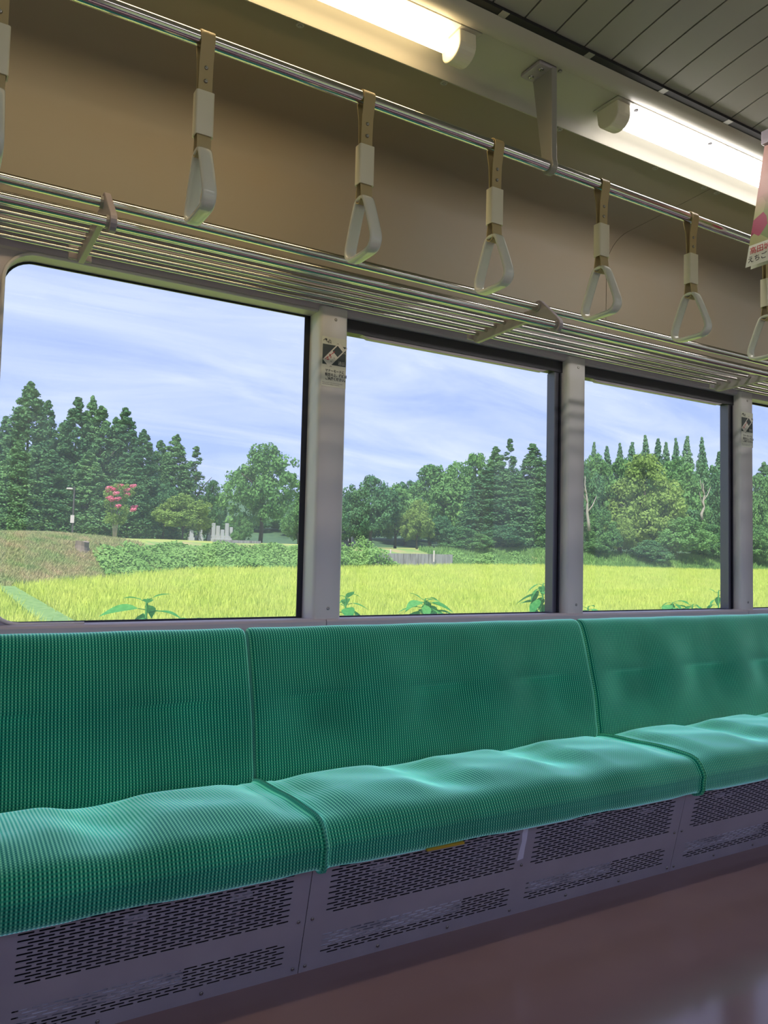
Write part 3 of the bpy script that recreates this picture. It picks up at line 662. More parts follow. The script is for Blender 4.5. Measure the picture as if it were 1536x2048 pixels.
# ================================================================== notice stickers on the pillars
def sticker(x0, x1, z0, z1, label):
    t = thing('notice_sticker', label, 'sticker', ((x0+x1)/2, YP, z0), 'phone manner stickers on the pillars'); W, H = x1-x0, z1-z0; y = YP-.0006
    def U(u): return x0+u*W
    def V(v): return z1-v*H
    MB().box(x0, x1, y, YP+.0001, z0, z1).build('film', M['paper'], t)
    MB().box(U(.03), U(.97), y-.0003, y, V(.56), V(.155)).build('print_field', M['slate'], t)
    # phone outline, turned 42 degrees
    cx, cz = U(.50), V(.345); a = math.radians(47); ca, sa = math.cos(a), math.sin(a)
    def rot(px, pz): return (cx+px*ca-pz*sa, cz+px*sa+pz*ca)
    def poly(name, pts, mt, lift, par=None): return MB().prism_y([rot(*p) for p in pts], y-lift-.0002, y-lift).build(name, mt, par or t)
    L, Hh = .0445, .0175
    body = poly('phone_body', [(-L, -Hh), (L-.004, -Hh), (L, -Hh+.004), (L, Hh-.004), (L-.004, Hh), (-L, Hh)], M['white'], .0004)
    poly('phone_antenna', [(L-.004, -Hh-.0005), (L+.010, -Hh+.001), (L+.010, -Hh+.005), (L-.004, -Hh+.006)], M['white'], .0004, body)
    poly('phone_screen', [(.004, -Hh+.004), (.032, -Hh+.004), (.032, Hh-.004), (.004, Hh-.004)], M['slate'], .0007, body)
    px, pz = rot(-.038, .001); lettering('マナー',   .0160, M['red'], t, basisXZ(px, y-.001, pz, a), .0006, name='red_lettering')
    px, pz = rot(-.030, -.0115); lettering('モード', .0085, M['ink'], t, basisXZ(px, y-.001, pz, a))
    lettering('通話', .0150, M['white'], t, basisXZ(U(.66), y-.0006, V(.535)), name='white_lettering', squeeze=.9)
    for k, s in enumerate(('マナーモードに', '設定の上、通話は', 'ご遠慮ください。')):
        lettering(s, .0118, M['ink'], t, basisXZ(U(.15), y-.0003, V(.705+.078*k)), .0004, squeeze=.88)
    for k, s in enumerate(('Please set your mobile phone to silent mode', 'and refrain from talking on the phone.')):
        lettering(s, .0044, M['ink'], t, basisXZ(U(.05), y-.0003, V(.93+.033*k)), squeeze=.95)
    # company emblem: mountain and wave strokes with three letters
    lg = MB(); pth = [(.05, .085), (.13, .045), (.20, .10), (.245, .11), (.30, .055), (.36, .085)]
    lg.tube([(U(u), y-.0003, V(v)) for u, v in pth], .0011, 6); lg.tube([(U(.14), y-.0003, V(.05)), (U(.18), y-.0003, V(.07))], .003, 8); lg.build('emblem', M['ink'], t)
    lettering('ETR', .0075, M['ink'], t, basisXZ(U(.24), y-.0003, V(.130)), .0002)
    for u, v in ((.09, .47), (.64, .125), (.92, .30), (.36, .60)):
        MB().tube([(U(u)-.004, y-.0008, V(v)), (U(u), y-.0008, V(v)+.003), (U(u)+.004, y-.0008, V(v))], .0006, 5).build('ring_mark', M['ink'] if v > .5 or v < .15 else M['white'], t)
    return t
sticker(PIL[0][0]+.007, PIL[0][1]-.004, 1.630, 1.799, 'white phone manner sticker on the pillar between the first two windows')
sticker(PIL[2][0]+.007, PIL[2][1]-.004, 1.635, 1.804, 'small far phone manner sticker on the pillar at the right edge')

# ================================================================== paper advertisement
def poster():
    X = float(atY(1525, 345, 1.43)[0]); far_t = atX(1525, 345, X); far_b = atX(1497, 538, X)
    yt, yb = far_t[1]-.01, far_b[1]; z1, z0 = ZT-.035, far_b[2]
    t = thing('hanging_poster', 'paper advertisement with flowers and white caption hanging at the right edge', 'poster', (X, yt, z0))
    MB().box(X-.02, X+.02, yt-.60, yt+.002, ZT-.038, ZT+.004).build('clip_bar', M['bracket'], t, bevel=.003)
    pm = bpy.data.materials.new('flower print'); pm.use_nodes = True; nt = pm.node_tree; b = nt.nodes['Principled BSDF']; b.inputs['Roughness'].default_value = .5
    tc = nt.nodes.new('ShaderNodeTexCoord'); vo = nt.nodes.new('ShaderNodeTexVoronoi'); vo.inputs['Scale'].default_value = 17; nt.links.new(tc.outputs['Object'], vo.inputs['Vector'])
    n = nt.nodes.new('ShaderNodeTexNoise'); n.inputs['Scale'].default_value = 9; nt.links.new(tc.outputs['Object'], n.inputs['Vector'])
    sp = nt.nodes.new('ShaderNodeSeparateXYZ'); nt.links.new(tc.outputs['Object'], sp.inputs[0])
    r1 = nt.nodes.new('ShaderNodeValToRGB'); e = r1.color_ramp.elements; e[0].color = (.16, .01, .03, 1); e[1].color = (.30, .30, .12, 1); e[1].position = .62
    for p, c in ((.3, (.30, .03, .08)), (.45, (.10, .16, .04))): q = e.new(p); q.color = (*c, 1)
    nt.links.new(vo.outputs['Color'], r1.inputs[0])
    r2 = nt.nodes.new('ShaderNodeValToRGB'); e = r2.color_ramp.elements; e[0].color = (.38, .14, .11, 1); e[1].color = (.52, .36, .33, 1); nt.links.new(n.outputs[0], r2.inputs[0])
    mr = nt.nodes.new('ShaderNodeMapRange'); mr.inputs[1].default_value = .16; mr.inputs[2].default_value = .22; nt.links.new(sp.outputs['Z'], mr.inputs[0])
    mx = nt.nodes.new('ShaderNodeMix'); mx.data_type = 'RGBA'; nt.links.new(mr.outputs[0], mx.inputs[0]); nt.links.new(r1.outputs[0], mx.inputs[6]); nt.links.new(r2.outputs[0], mx.inputs[7]); nt.links.new(mx.outputs[2], b.inputs['Base Color'])
    def yfar(z): return yb+(yt-yb)*(z-z0)/(z1-z0)
    def sheet(name, dx, za, zb_, mt, ext=0.):
        m = MB(); P = []
        for k in range(9):
            z = za+(zb_-za)*k/8; bend = -.012*((z1-z)/(z1-z0))**2
            P.append((X+dx+bend*(1 if dx < 0 else -1), yfar(z)+ext, z))
        v = [(x, y, z) for x, y, z in P]+[(x, yt-.56, z) for x, y, z in P]+[(x+.0004, y, z) for x, y, z in P]+[(x+.0004, yt-.56, z) for x, y, z in P]
        f = []
        for k in range(8): f += [(k, k+9, k+10, k+1), (18+k+1, 18+k+10, 18+k+9, 18+k), (k, k+1, 18+k+1, 18+k)]
        m.add(v, f); return m.build(name, mt, t)
    zc = z0+.066
    sheet('printed_sheet', -.004, zc, z1, pm); sheet('caption_strip', -.004, z0, zc, M['paper']); sheet('rear_sheet', .004, z0+.003, z1, M['paper'], .004)
    def basisYZ(y, z, x): return Matrix(((0, 0, -1, x), (-1, 0, 0, y), (0, 1, 0, z), (0, 0, 0, 1)))
    lettering('高田城址', .0235, M['red'], t, basisYZ(yfar(z0+.04)-.010, z0+.037, X-.0185), .0003, name='red_lettering')
    lettering('えちごトキ', .0215, M['ink'], t, basisYZ(yfar(z0+.012)-.008, z0+.011, X-.0195), .0003)
poster()
# ================================================================== outside: land
EDGE = [(-60, 33), (-8, 31.6), (2.6, 32.3), (3.4, 33.3), (8.5, 38.3), (13.6, 43.2), (20.2, 44.1), (25, 46.4), (35.6, 49.8), (48, 52), (59, 50.7), (68.5, 49.8), (78, 51.4), (130, 52)]
def fieldz(Y): return -1.8+.055*(Y-3)
def edge(X): return float(np.interp(X, [e[0] for e in EDGE], [e[1] for e in EDGE]))
def land(X, Y):
    e = edge(X); z = fieldz(min(Y, e))-.38
    if Y <= e: return z
    w = float(np.interp(X, [0, 6, 12, 24, 28, 44, 50, 80], [10, 10, 7, 6.5, 6, 6, 4, 4])); dz = float(np.interp(X, [0, 6, 12, 24, 29, 42, 50, 80], [2.25, 2.15, 1.75, 1.55, 1.3, 1.2, 1.25, 1.25]))
    d = Y-e; dz += .38; z += .13*max(0., Y-76)
    return z+dz*sst(-.25*w, w, d)*1.0-dz*sst(-.25*w, w, 0)+.018*max(0, d-w)
M.update(
    rice=leafmat('ripening rice', (.52, .64, .13), (.68, .72, .19), (.76, .74, .24), .35, .5), riceground=mat('rice ground', (.48, .55, .11), .9),
    path=mat('grass path', (.13, .25, .06), .9, noise=(5, (.19, .31, .09), .4, .6, (1, 1, 1))),
    bank=mat('bank grass', (.16, .30, .07), .95, noise=(.8, (.34, .30, .13), .42, .66, (1, 1, 1))),
    lawn=mat('mown lawn', (.28, .36, .08), .95, noise=(.5, (.40, .40, .12), .4, .65, (1, 1, 1))),
    woodfloor=mat('woodland floor', (.035, .085, .035), .95, noise=(1.2, (.07, .14, .05), .4, .65, (1, 1, 1))),
    drygrass=leafmat('dry and green grass', (.20, .40, .11), (.56, .44, .26), (.62, .46, .30), .2, .55),
    kudzu=leafmat('broad green weeds', (.13, .28, .07), (.27, .45, .14), (.48, .46, .17), .3, .35),
    cedar=leafmat('cedar foliage', (0.056, 0.150, 0.069), (0.150, 0.294, 0.106), (0.237, 0.375, 0.112), .15, .9),
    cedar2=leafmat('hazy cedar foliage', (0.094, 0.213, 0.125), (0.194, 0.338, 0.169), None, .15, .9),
    leaf=leafmat('broad leaf foliage', (0.081, 0.206, 0.069), (0.219, 0.413, 0.131), (0.312, 0.475, 0.138), .3, .8),
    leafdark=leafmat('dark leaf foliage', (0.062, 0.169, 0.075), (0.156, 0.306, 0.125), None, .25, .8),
    leaflight=leafmat('yellow green foliage', (.15, .26, .06), (.30, .43, .12), (.38, .46, .12), .35, .8),
    weed=leafmat('weed leaf', (.05, .26, .07), (.14, .42, .13), None, .4, 6),
    pink=leafmat('pink blossom', (.75, .16, .26), (.85, .30, .42), None, .3, 2),
    bark=mat('dark bark', (.055, .045, .035), .9, noise=(6, (.09, .075, .06), .4, .6, (1, 1, .3))), pale=mat('bare pale wood', (.34, .30, .25), .8),
    concrete=mat('weathered concrete', (.34, .33, .31), .85, noise=(1.6, (.17, .16, .15), .45, .7, (3, 3, .5))), stone=mat('grave stone', (.42, .43, .46), .5), post=mat('lamp post steel', (.07, .06, .06), .5), signw=mat('pale sign', (.62, .55, .50), .6),
    stump=mat('cut wood', (.20, .16, .12), .9),
)
def land_mesh():
    xs = np.r_[np.linspace(-60, 0, 13), np.linspace(1, 30, 59), np.linspace(31, 130, 67)]; ys = np.r_[np.linspace(2.5, 30, 12), np.linspace(30.5, 64, 90), np.linspace(66, 140, 12)]
    v = [(x, y, land(x, y)) for y in ys for x in xs]; nx = len(xs); f = []; mi = []
    for j in range(len(ys)-1):
        for i in range(nx-1):
            f.append((j*nx+i, j*nx+i+1, (j+1)*nx+i+1, (j+1)*nx+i)); cx, cy = (xs[i]+xs[i+1])/2, (ys[j]+ys[j+1])/2; d = cy-edge(cx)
            mi.append(0 if d < -.3 else 3 if cy > 76 else (1 if d < (10 if cx < 9 else 5.5) else 2))
    m = MB(); m.add(v, f); m.mi = mi; o = m.build('ground', [M['riceground'], M['bank'], M['lawn'], M['woodfloor']], smooth=True); struct(o, 'land outside with field, bank and lawn terrace'); return o
land_mesh()

RNG = np.random.default_rng(11)
def cards_mesh(name, P, Nrm, size, mat_, aspect=.6, shape='leaf', rng=RNG):
    n = len(P); Nrm = Nrm/np.linalg.norm(Nrm, axis=1)[:, None]; R = rng.normal(size=(n, 3)); T = np.cross(Nrm, R); T /= np.linalg.norm(T, axis=1)[:, None]; B = np.cross(Nrm, T)
    s = (size if hasattr(size, '__len__') else np.full(n, size))*rng.uniform(.7, 1.3, n); s = s[:, None]
    V = np.stack([P-T*s*.5, P+B*s*.5*aspect+Nrm*s*.06, P+T*s*.5, P-B*s*.5*aspect+Nrm*s*.06], 1).reshape(-1, 3)
    return raw_mesh(name, V, 4, mat_)
def raw_mesh(name, V, k, mat_):
    nf = len(V)//k; me = bpy.data.meshes.new(name); me.vertices.add(len(V)); me.vertices.foreach_set('co', V.astype(np.float32).ravel())
    me.loops.add(len(V)); me.loops.foreach_set('vertex_index', np.arange(len(V), dtype=np.int32)); me.polygons.add(nf); me.polygons.foreach_set('loop_start', np.arange(0, len(V), k, dtype=np.int32))
    me.update(calc_edges=True)
    for m in (mat_ if isinstance(mat_, (list, tuple)) else [mat_]): me.materials.append(m)
    return me
def put(name, me, parent=None, loc=(0, 0, 0), scale=(1, 1, 1), rz=0.):
    o = bpy.data.objects.new(name, me); COL.objects.link(o); o.parent = parent; o.location = loc; o.scale = scale; o.rotation_euler = (0, 0, rz); return o
def clump_cards(C, R, per, rng, squash=.8, upbias=.25):
    P = []; Nn = []
    for c, r in zip(C, R):
        d = rng.normal(size=(per, 3)); d[:, 2] += upbias; d /= np.linalg.norm(d, axis=1)[:, None]; rad = r*rng.uniform(.55, 1.05, per)[:, None]
        q = d*rad; q[:, 2] *= squash; P.append(np.array(c)+q); Nn.append(d+rng.normal(size=(per, 3))*.45)
    return np.concatenate(P), np.concatenate(Nn)
def cedar_crown(seed, h=12., r=2.3, n=430, per=54, ex=.72):
    rng = np.random.default_rng(seed); C = []; R = []
    for k in range(n):
        t = 1-rng.uniform(.0, .975)**.72; a = rng.uniform(0, 2*math.pi); prof = (1-t)**ex*(.70+.30*min(1, t/.12)); rr = r*prof*rng.uniform(.62, 1.02); cr = (.12+.56*(1-t)**.7)*rng.uniform(.75, 1.2)
        C.append((rr*math.cos(a), rr*math.sin(a), h*t)); R.append(cr)
    for k in range(10): t = .9+.1*k/10; C.append((rng.normal()*.08, rng.normal()*.08, h*t)); R.append(1.5*(1.03-t)+.03)
    P, Nn = clump_cards(C, R, per, rng, .85, .35); return cards_mesh('cedar_crown', P, Nn, .22, M['cedar'], .6, rng=rng)
def broad_crown(seed, n=300, per=60, lobes=7, flat=1.):                # unit: half width 1, height 2
    rng = np.random.default_rng(seed); C = []; R = []; L = [((0, 0, 1.05), .72)]
    for k in range(lobes): a = 2*math.pi*k/lobes+rng.uniform(-.3, .3); L.append(((.52*math.cos(a), .52*math.sin(a), rng.uniform(.45, 1.35)), rng.uniform(.36, .52)))
    L.append(((rng.uniform(-.2, .2), 0, 1.55), .42))
    for k in range(n):
        c, r = L[rng.integers(len(L))]; d = rng.normal(size=3); d /= np.linalg.norm(d); q = np.array(c)+d*r*rng.uniform(.75, 1.0)*np.array([1, 1, .85*flat]); q[2] = max(.06, min(1.94, q[2])); C.append(tuple(q)); R.append(rng.uniform(.10, .19))
    P, Nn = clump_cards(C, R, per, rng, .8, .3); return cards_mesh('broad_crown', P, Nn, .070, M['leaf'], .7, rng=rng)
def trunk_mesh(seed, limbs=5):                                            # unit height 1
    rng = random.Random(seed); m = MB(); pts = [(rng.uniform(-.01, .01), rng.uniform(-.01, .01), z) for z in np.linspace(0, .8, 6)]; m.tube(pts, [.030, .026, .022, .018, .013, .006], 8)
    for k in range(limbs):
        z = rng.uniform(.22, .6); a = rng.uniform(0, 6.28); l = rng.uniform(.18, .34); p = [(0, 0, z), (l*.4*math.cos(a), l*.4*math.sin(a), z+l*.4), (l*math.cos(a), l*math.sin(a), z+l*.75)]; m.tube(p, [.013, .009, .003], 6)
    return m.mesh('trunk', M['bark'], True)
CED = [cedar_crown(s) for s in (1, 2, 3, 4)]; CEDTHIN = cedar_crown(9, r=1.5, n=120, per=52); CEDCONE = cedar_crown(14, n=330, per=48, ex=.95)
def recol(me, mt, name): q = me.copy(); q.materials.clear(); q.materials.append(M[mt]); q.name = name; return q
BRO = [broad_crown(s) for s in (21, 22, 23, 24)]; SPARSE = broad_crown(31, n=230, per=58, lobes=9)
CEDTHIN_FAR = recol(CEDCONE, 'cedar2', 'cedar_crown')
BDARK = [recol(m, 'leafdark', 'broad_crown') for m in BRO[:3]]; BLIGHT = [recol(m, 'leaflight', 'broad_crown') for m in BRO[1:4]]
TRUNK = [trunk_mesh(s) for s in (5, 6, 7)]
tr_i = [0]
def tree(kind, px, top, Y, label, half=None, group=None, base=None, cat='tree', name=None):
    """px, top: where the tip stands in the picture; Y its distance from the track; half: crown half width in picture pixels"""
    p = atY(px, top, Y); X = p[0]; zg = land(X, Y); h = max(1.0, p[2]-zg); dep = float(np.dot(p-np.array([0, 0, EYE]), fw)); k = tr_i[0]; tr_i[0] += 1
    hw = (half*(1.28 if group == G2 else 1.18 if group == G1 else 1.)*dep/FPX) if half else None; rz = (k*2.399) % 6.283
    ced = kind.startswith('cedar'); t = thing(name or ('cedar_tree' if ced else 'shrub' if kind.startswith('shrub') else 'broadleaf_tree'), label, cat, (X, Y, zg-.15), group)
    if ced:
        me = CEDTHIN if kind == 'cedarthin' else CEDTHIN_FAR if kind == 'cedarfar' else CED[k % 4]; w = (hw/2.3) if hw else h/12.*1.0
        put('crown', me, t, (0, 0, 0), (w, w, (h+.15)/12.), rz); put('trunk', TRUNK[k % 3], t, (0, 0, 0), (h*.55, h*.55, h), rz)
    else:
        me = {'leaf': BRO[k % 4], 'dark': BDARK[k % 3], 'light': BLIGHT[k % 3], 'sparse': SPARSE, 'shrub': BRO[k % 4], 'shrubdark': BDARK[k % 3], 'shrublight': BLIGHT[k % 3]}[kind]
        low = 0 if kind.startswith('shrub') else (base if base is not None else .05)*h
        put('crown', me, t, (0, 0, low), (hw, hw, (h+.15-low)/1.97), rz)
        if not kind.startswith('shrub'): put('trunk', TRUNK[k % 3], t, (0, 0, 0), (h*.8, h*.8, h*.92), rz)
    return t
G1, G2, G3 = 'cedars of the left stand', 'trees of the right woodland', 'conifer tips behind the right woodland'
for px, tp, Y, hf, lb in ((-28, 835, 57, 62, 'cedar at the extreme left, cut off by the window edge'), (12, 832, 68, 48, 'cedar left behind the tallest cedar'), (62, 765, 61, 66, 'tallest cedar of the left stand'),
        (97, 800, 70, 40, 'slim cedar tip just right of the tallest cedar'), (128, 840, 63, 52, 'cedar with blunt tip between the tallest cedar and the lamp post'), (157, 795, 62, 58, 'cedar rising above the lamp post'),
        (186, 793, 71, 40, 'cedar with twin spiky tips behind the lamp post'), (204, 812, 61, 52, 'cedar rising behind the pink flowering tree'), (235, 833, 67, 44, 'cedar tip between two taller cedars right of the pink tree'),
        (252, 815, 61, 56, 'pointed cedar right above the pink flowering tree'), (288, 860, 58, 48, 'cedar sloping down at the right of the left stand'), (322, 880, 66, 40, 'pair tip cedar left of the low yellow green tree'),
        (352, 868, 62, 50, 'cedar standing behind the low yellow green tree'), (40, 880, 54, 58, 'broad cedar front row at far left'), (105, 900, 54.5, 56, 'broad cedar front row left of the lamp post'), (180, 905, 55, 56, 'broad cedar front row right of the lamp post'), (262, 915, 55, 50, 'broad cedar front row right of the pink tree')):
    tree('cedar', px, tp, Y, lb, hf, G1)
tree('cedarthin', 393, 893, 66, 'thin sparse cedar at the right end of the left stand', 52, G1)
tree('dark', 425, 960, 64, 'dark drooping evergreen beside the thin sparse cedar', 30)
tree('sparse', 528, 884, 56, 'large airy broadleaf tree left of the first pillar', 82, base=.10)
tree('leaf', 600, 985, 66, 'green tree edge half hidden by the first pillar', 40)
tree('light', 368, 988, 51.5, 'low spreading yellow green tree on the lawn', 62, base=.12)
tree('dark', 330, 965, 57, 'grey green tree behind the low yellow green tree', 45)
tree('shrub', 486, 1024, 55, 'round green bush beside the grave stones', 23, cat='shrub')
# W2 and W3 woodland
for kind, px, tp, Y, hf, lb in (
        ('leaf', 703, 985, 62, 42, 'pale green tree at the left edge of the middle window'), ('dark', 744, 950, 58, 50, 'dark round tree on the lawn slope in the middle window'),
        ('leaf', 793, 966, 60, 44, 'green tree between the dark round tree and the yellow green one'), ('light', 836, 998, 57, 30, 'yellow green tree at the foot of the woodland'),
        ('leaf', 862, 930, 72, 62, 'wide rounded tree on the skyline of the middle window'), ('dark', 812, 960, 76, 50, 'dark skyline tree left of the wide rounded one'), ('leaf', 915, 920, 70, 50, 'skyline tree with feathery top beside the cedars'),
        ('leaf', 955, 905, 74, 46, 'skyline tree just left of the cedar tips'), ('cedar', 975, 935, 60, 58, 'broad cedar in the front row of the middle window'), ('cedar', 993, 893, 66, 44, 'left pointed cedar tip in the middle window'),
        ('cedarthin', 1020, 878, 74, 40, 'ragged tall cedar tip in the middle window'), ('cedar', 1066, 887, 66, 50, 'pointed cedar tip near the right edge of the middle window'), ('cedar', 1040, 950, 59, 52, 'cedar with hanging branches below the pointed tips'),
        ('cedar', 1102, 905, 62, 50, 'cedar behind the right channel of the middle window'), ('shrubdark', 885, 1030, 58, 40, 'dark bushy shrub left of the cedar trunks'), ('shrub', 930, 1055, 56.5, 46, 'grey green shrub at the foot of the cedars'),
        ('shrubdark', 1000, 1050, 57, 45, 'dark shrub in the cedar shade'), ('shrub', 1085, 1035, 57, 32, 'light shrub at the right edge of the middle window'),
        ('leaf', 1188, 905, 64, 44, 'woodland tree beside the bare pale trunk'), ('leaf', 1240, 915, 66, 46, 'woodland tree second from the middle pillar'), ('light', 1292, 906, 58, 66, 'big yellow green tree in the centre of the third window'),
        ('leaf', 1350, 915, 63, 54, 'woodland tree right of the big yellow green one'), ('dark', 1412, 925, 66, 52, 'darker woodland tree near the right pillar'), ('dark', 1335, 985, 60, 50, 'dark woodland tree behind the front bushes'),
        ('leaf', 1205, 1018, 54.5, 32, 'young tree at the foot of the wood near the middle pillar'), ('light', 1243, 1035, 54, 24, 'small light tree with thin stem near the middle pillar'), ('shrub', 1366, 1032, 52.5, 48, 'big front bush in the third window'),
        ('shrubdark', 1300, 1080, 52.3, 36, 'low dark bush on the grass bank'), ('shrub', 1425, 1050, 53, 36, 'tall bush beside the right pillar'), ('shrub', 1190, 1075, 54, 26, 'low bush beside the middle pillar'),
        ('dark', 1440, 945, 62, 40, 'dark tree just left of the right pillar'), ('dark', 1160, 920, 62, 40, 'tree half hidden by the middle pillar'),
        ('leaf', 1522, 950, 58, 42, 'tree in the window at the right edge'), ('shrub', 1520, 1050, 53, 34, 'bush in the window at the right edge'), ('cedar', 1528, 925, 70, 36, 'cedar tip in the window at the right edge')):
    tree(kind, px, tp, Y, lb, hf, G2, cat='shrub' if kind.startswith('shrub') else 'tree')
ords = ('first', 'second', 'third', 'fourth', 'fifth', 'sixth', 'seventh', 'eighth', 'ninth', 'tenth', 'eleventh')
for k, (px, tp) in enumerate(((1188, 884), (1214, 892), (1240, 886), (1264, 884), (1291, 870), (1316, 877), (1332, 884), (1352, 876), (1374, 872), (1404, 874), (1438, 903))):
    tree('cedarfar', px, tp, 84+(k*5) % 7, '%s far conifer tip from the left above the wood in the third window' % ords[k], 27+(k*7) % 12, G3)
for k, (px, tp, hf) in enumerate(((705, 1020, 40), (775, 1010, 45), (830, 1020, 45), (600, 1020, 45), (655, 1010, 40), (890, 990, 50), (440, 1036, 40), (505, 1030, 40), (560, 1030, 45))):
    tree('shrubdark' if k % 2 else 'shrub', px, tp, 80+k, '%s hedge mass seen between the trunks far behind the lawn' % ords[k], hf, 'far hedge behind the lawn', cat='shrub')
# bare pale trunks
def snag(px, py, Y, h, seed, label):
    p = atY(px, py, Y); rng = random.Random(seed); m = MB(); X, Z = p[0], p[2]
    path = [(X, Y, Z)]
    for k in range(6): q = path[-1]; path.append((q[0]+rng.uniform(-.25, .45), Y, q[2]+h/6))
    m.tube(path, [.16, .14, .12, .10, .08, .05, .02], 8)
    for k in (2, 3, 4):
        q = path[k]; s = rng.choice((-1, 1)); m.tube([q, (q[0]+s*.6, Y-.1, q[2]+.7), (q[0]+s*1.0, Y-.2, q[2]+1.6)], [.07, .05, .02], 6)
    tag(m.build('bare_trunk', M['pale'], smooth=True), label, 'tree')
snag(1178, 1062, 53.5, 5.2, 4, 'bare pale forked trunk beside the middle pillar'); snag(1404, 1040, 54, 4.0, 8, 'bare pale leaning branch in the third window')

# pink flowering tree
def crape():
    Y = 50.; p = atY(230, 1060, Y); X = p[0]; zg = land(X, Y); t = thing('flowering_tree', 'slender tree with bright pink blossoms on the lawn edge', 'tree', (X, Y, zg)); zt = atY(230, 968, Y)[2]; H = zt-zg
    rng = np.random.default_rng(77); C = []; R = []
    for k in range(90):
        tt = rng.uniform(.25, .98); a = rng.uniform(0, 6.28); rr = (.25+.75*math.sin(min(1, tt/.75)*1.5))*rng.uniform(.3, 1)*.92; C.append((rr*math.cos(a)+.15*tt, rr*math.sin(a)*.7, H*tt)); R.append(rng.uniform(.14, .26))
    P, Nn = clump_cards(C, R, 46, rng); put('crown', cards_mesh('crown', P, Nn, .11, M['leaflight'], rng=rng), t)
    for k in range(15):
        tt = rng.uniform(.52, 1.0); a = rng.uniform(3.2, 6.6); rr = rng.uniform(.45, .95); c = (rr*math.cos(a)+.22, rr*math.sin(a)*.7, H*tt*.98); P, Nn = clump_cards([c, (c[0]+.14, c[1], c[2]+.05)], [.19, .13], 60, rng, .7); put('blossom', cards_mesh('blossom', P, Nn, .10, M['pink'], rng=rng), t)
    for k in range(4): MB().tube([(X+.05*k-.08, Y, zg-.1), (X+.10*k-.15, Y, zg+H*.3), (X+.25*k-.38, Y, zg+H*.7)], [.035, .03, .012], 6).build('stem', M['pale'], t, smooth=True)
crape()
# lamp post, stump, grave stones, retaining walls
def lamp_post():
    Y = 47.; b = atY(145, 1060, Y); X = b[0]; zg = land(X, Y); zt = atY(145, 980, Y)[2]; t = thing('street_lamp', 'dark street lamp post in front of the cedars', 'lamp post', (X, Y, zg))
    MB().tube([(X, Y, zg-.1), (X, Y, zt+.2)], .045, 8).build('pole', M['post'], t); MB().tube([(X, Y, zt-.05), (X-.28, Y-.05, zt+.12)], [.03, .03], 6).build('arm', M['post'], t)
    MB().box(X-.42, X-.10, Y-.12, Y+.04, zt+.02, zt+.11).build('lamp_head', M['signw'], t, bevel=.02); z = atY(143, 1038, Y)[2]; MB().box(X-.15, X+.05, Y-.08, Y-.04, z-.22, z+.22).build('sign_plate', M['signw'], t)
lamp_post()
p = atY(165, 1052, 41.5); zg = land(p[0], 41.5); m = MB(); n = 14; rings = []
for z, r in ((-.1, .46), (.12, .36), (.3, .32), (.52, .33)): rings.append([(p[0]+r*(1+.12*math.sin(3*a+z*4))*math.cos(a), 41.5+r*(1+.12*math.sin(3*a))*math.sin(a), zg+z+.05*math.sin(2*a)) for a in [6.283*k/n for k in range(n)]])
m.add([v for r in rings for v in r], [(i*n+k, i*n+(k+1) % n, (i+1)*n+(k+1) % n, (i+1)*n+k) for i in range(3) for k in range(n)]+[tuple(range(3*n, 4*n))]); tag(m.build('tree_stump', M['stump']), 'cut tree stump on top of the grassy mound', 'stump')
def grave(px, Y, w, h, label, g):
    p = atY(px, 1055, Y); X = p[0]; z = land(X, Y); m = MB(); m.box(X-w*.9, X+w*.9, Y-w*.9, Y+w*.9, z-.05, z+.25); m.box(X-w*.65, X+w*.65, Y-w*.65, Y+w*.65, z+.25, z+.5); m.box(X-w*.55, X+w*.55, Y-w*.5, Y+w*.5, z+.5, z+h); tag(m.build('grave_stone', M['stone'], bevel=.02), label, 'grave stone', g)
ga = 'grave stones between the low tree and the big airy tree'; gb = 'grave stones at the left edge of the middle window'
for k, px in enumerate((383, 392, 401, 418, 427, 436, 445, 454, 462)): grave(px, 60+(k*3) % 5, .24, 1.0+.25*((k*5) % 3), '%s grave stone from the left between the low yellow green tree and the round bush' % ords[k], ga)
for k, px in enumerate((690, 699, 708, 717, 726)): grave(px, 63+(k*3) % 4, .45, 1.5+.2*((k*5) % 3), '%s grave stone from the left beside the first pillar in the middle window' % ords[k], gb)
def wall_run(x0, x1, Y0, Y1, zt0, zt1, h, n, label):
    t = thing('retaining_wall', label, 'wall', (x0, Y0, zt0-h)); 
    for k in range(n):
        a, b = k/n, (k+1)/n-.004; X0, X1 = x0+(x1-x0)*a, x0+(x1-x0)*b; y0, y1 = Y0+(Y1-Y0)*a, Y0+(Y1-Y0)*b; z0, z1 = zt0+(zt1-zt0)*a, zt0+(zt1-zt0)*b
        v = [(X0, y0, z0-h), (X1, y1, z1-h), (X1, y1, z1), (X0, y0, z0), (X0, y0+.25, z0-h), (X1, y1+.25, z1-h), (X1, y1+.25, z1), (X0, y0+.25, z0)]
        MB().add(v, [(0, 1, 2, 3), (5, 4, 7, 6), (3, 2, 6, 7), (1, 0, 4, 5), (4, 0, 3, 7), (1, 5, 6, 2)]).build('concrete_panel', M['concrete'], t)
a = atY(752, 1106, 48.2); b = atY(906, 1109, 50.4); wall_run(a[0], b[0], 48.2, 50.4, a[2], b[2], 1.6, 9, 'weathered concrete retaining wall at the field edge in the middle window')
a = atY(428, 1079, 49); b = atY(522, 1082, 50); wall_run(a[0], b[0], 49, 50, a[2], b[2], 1.2, 4, 'short low concrete wall above the weeds in the left window')
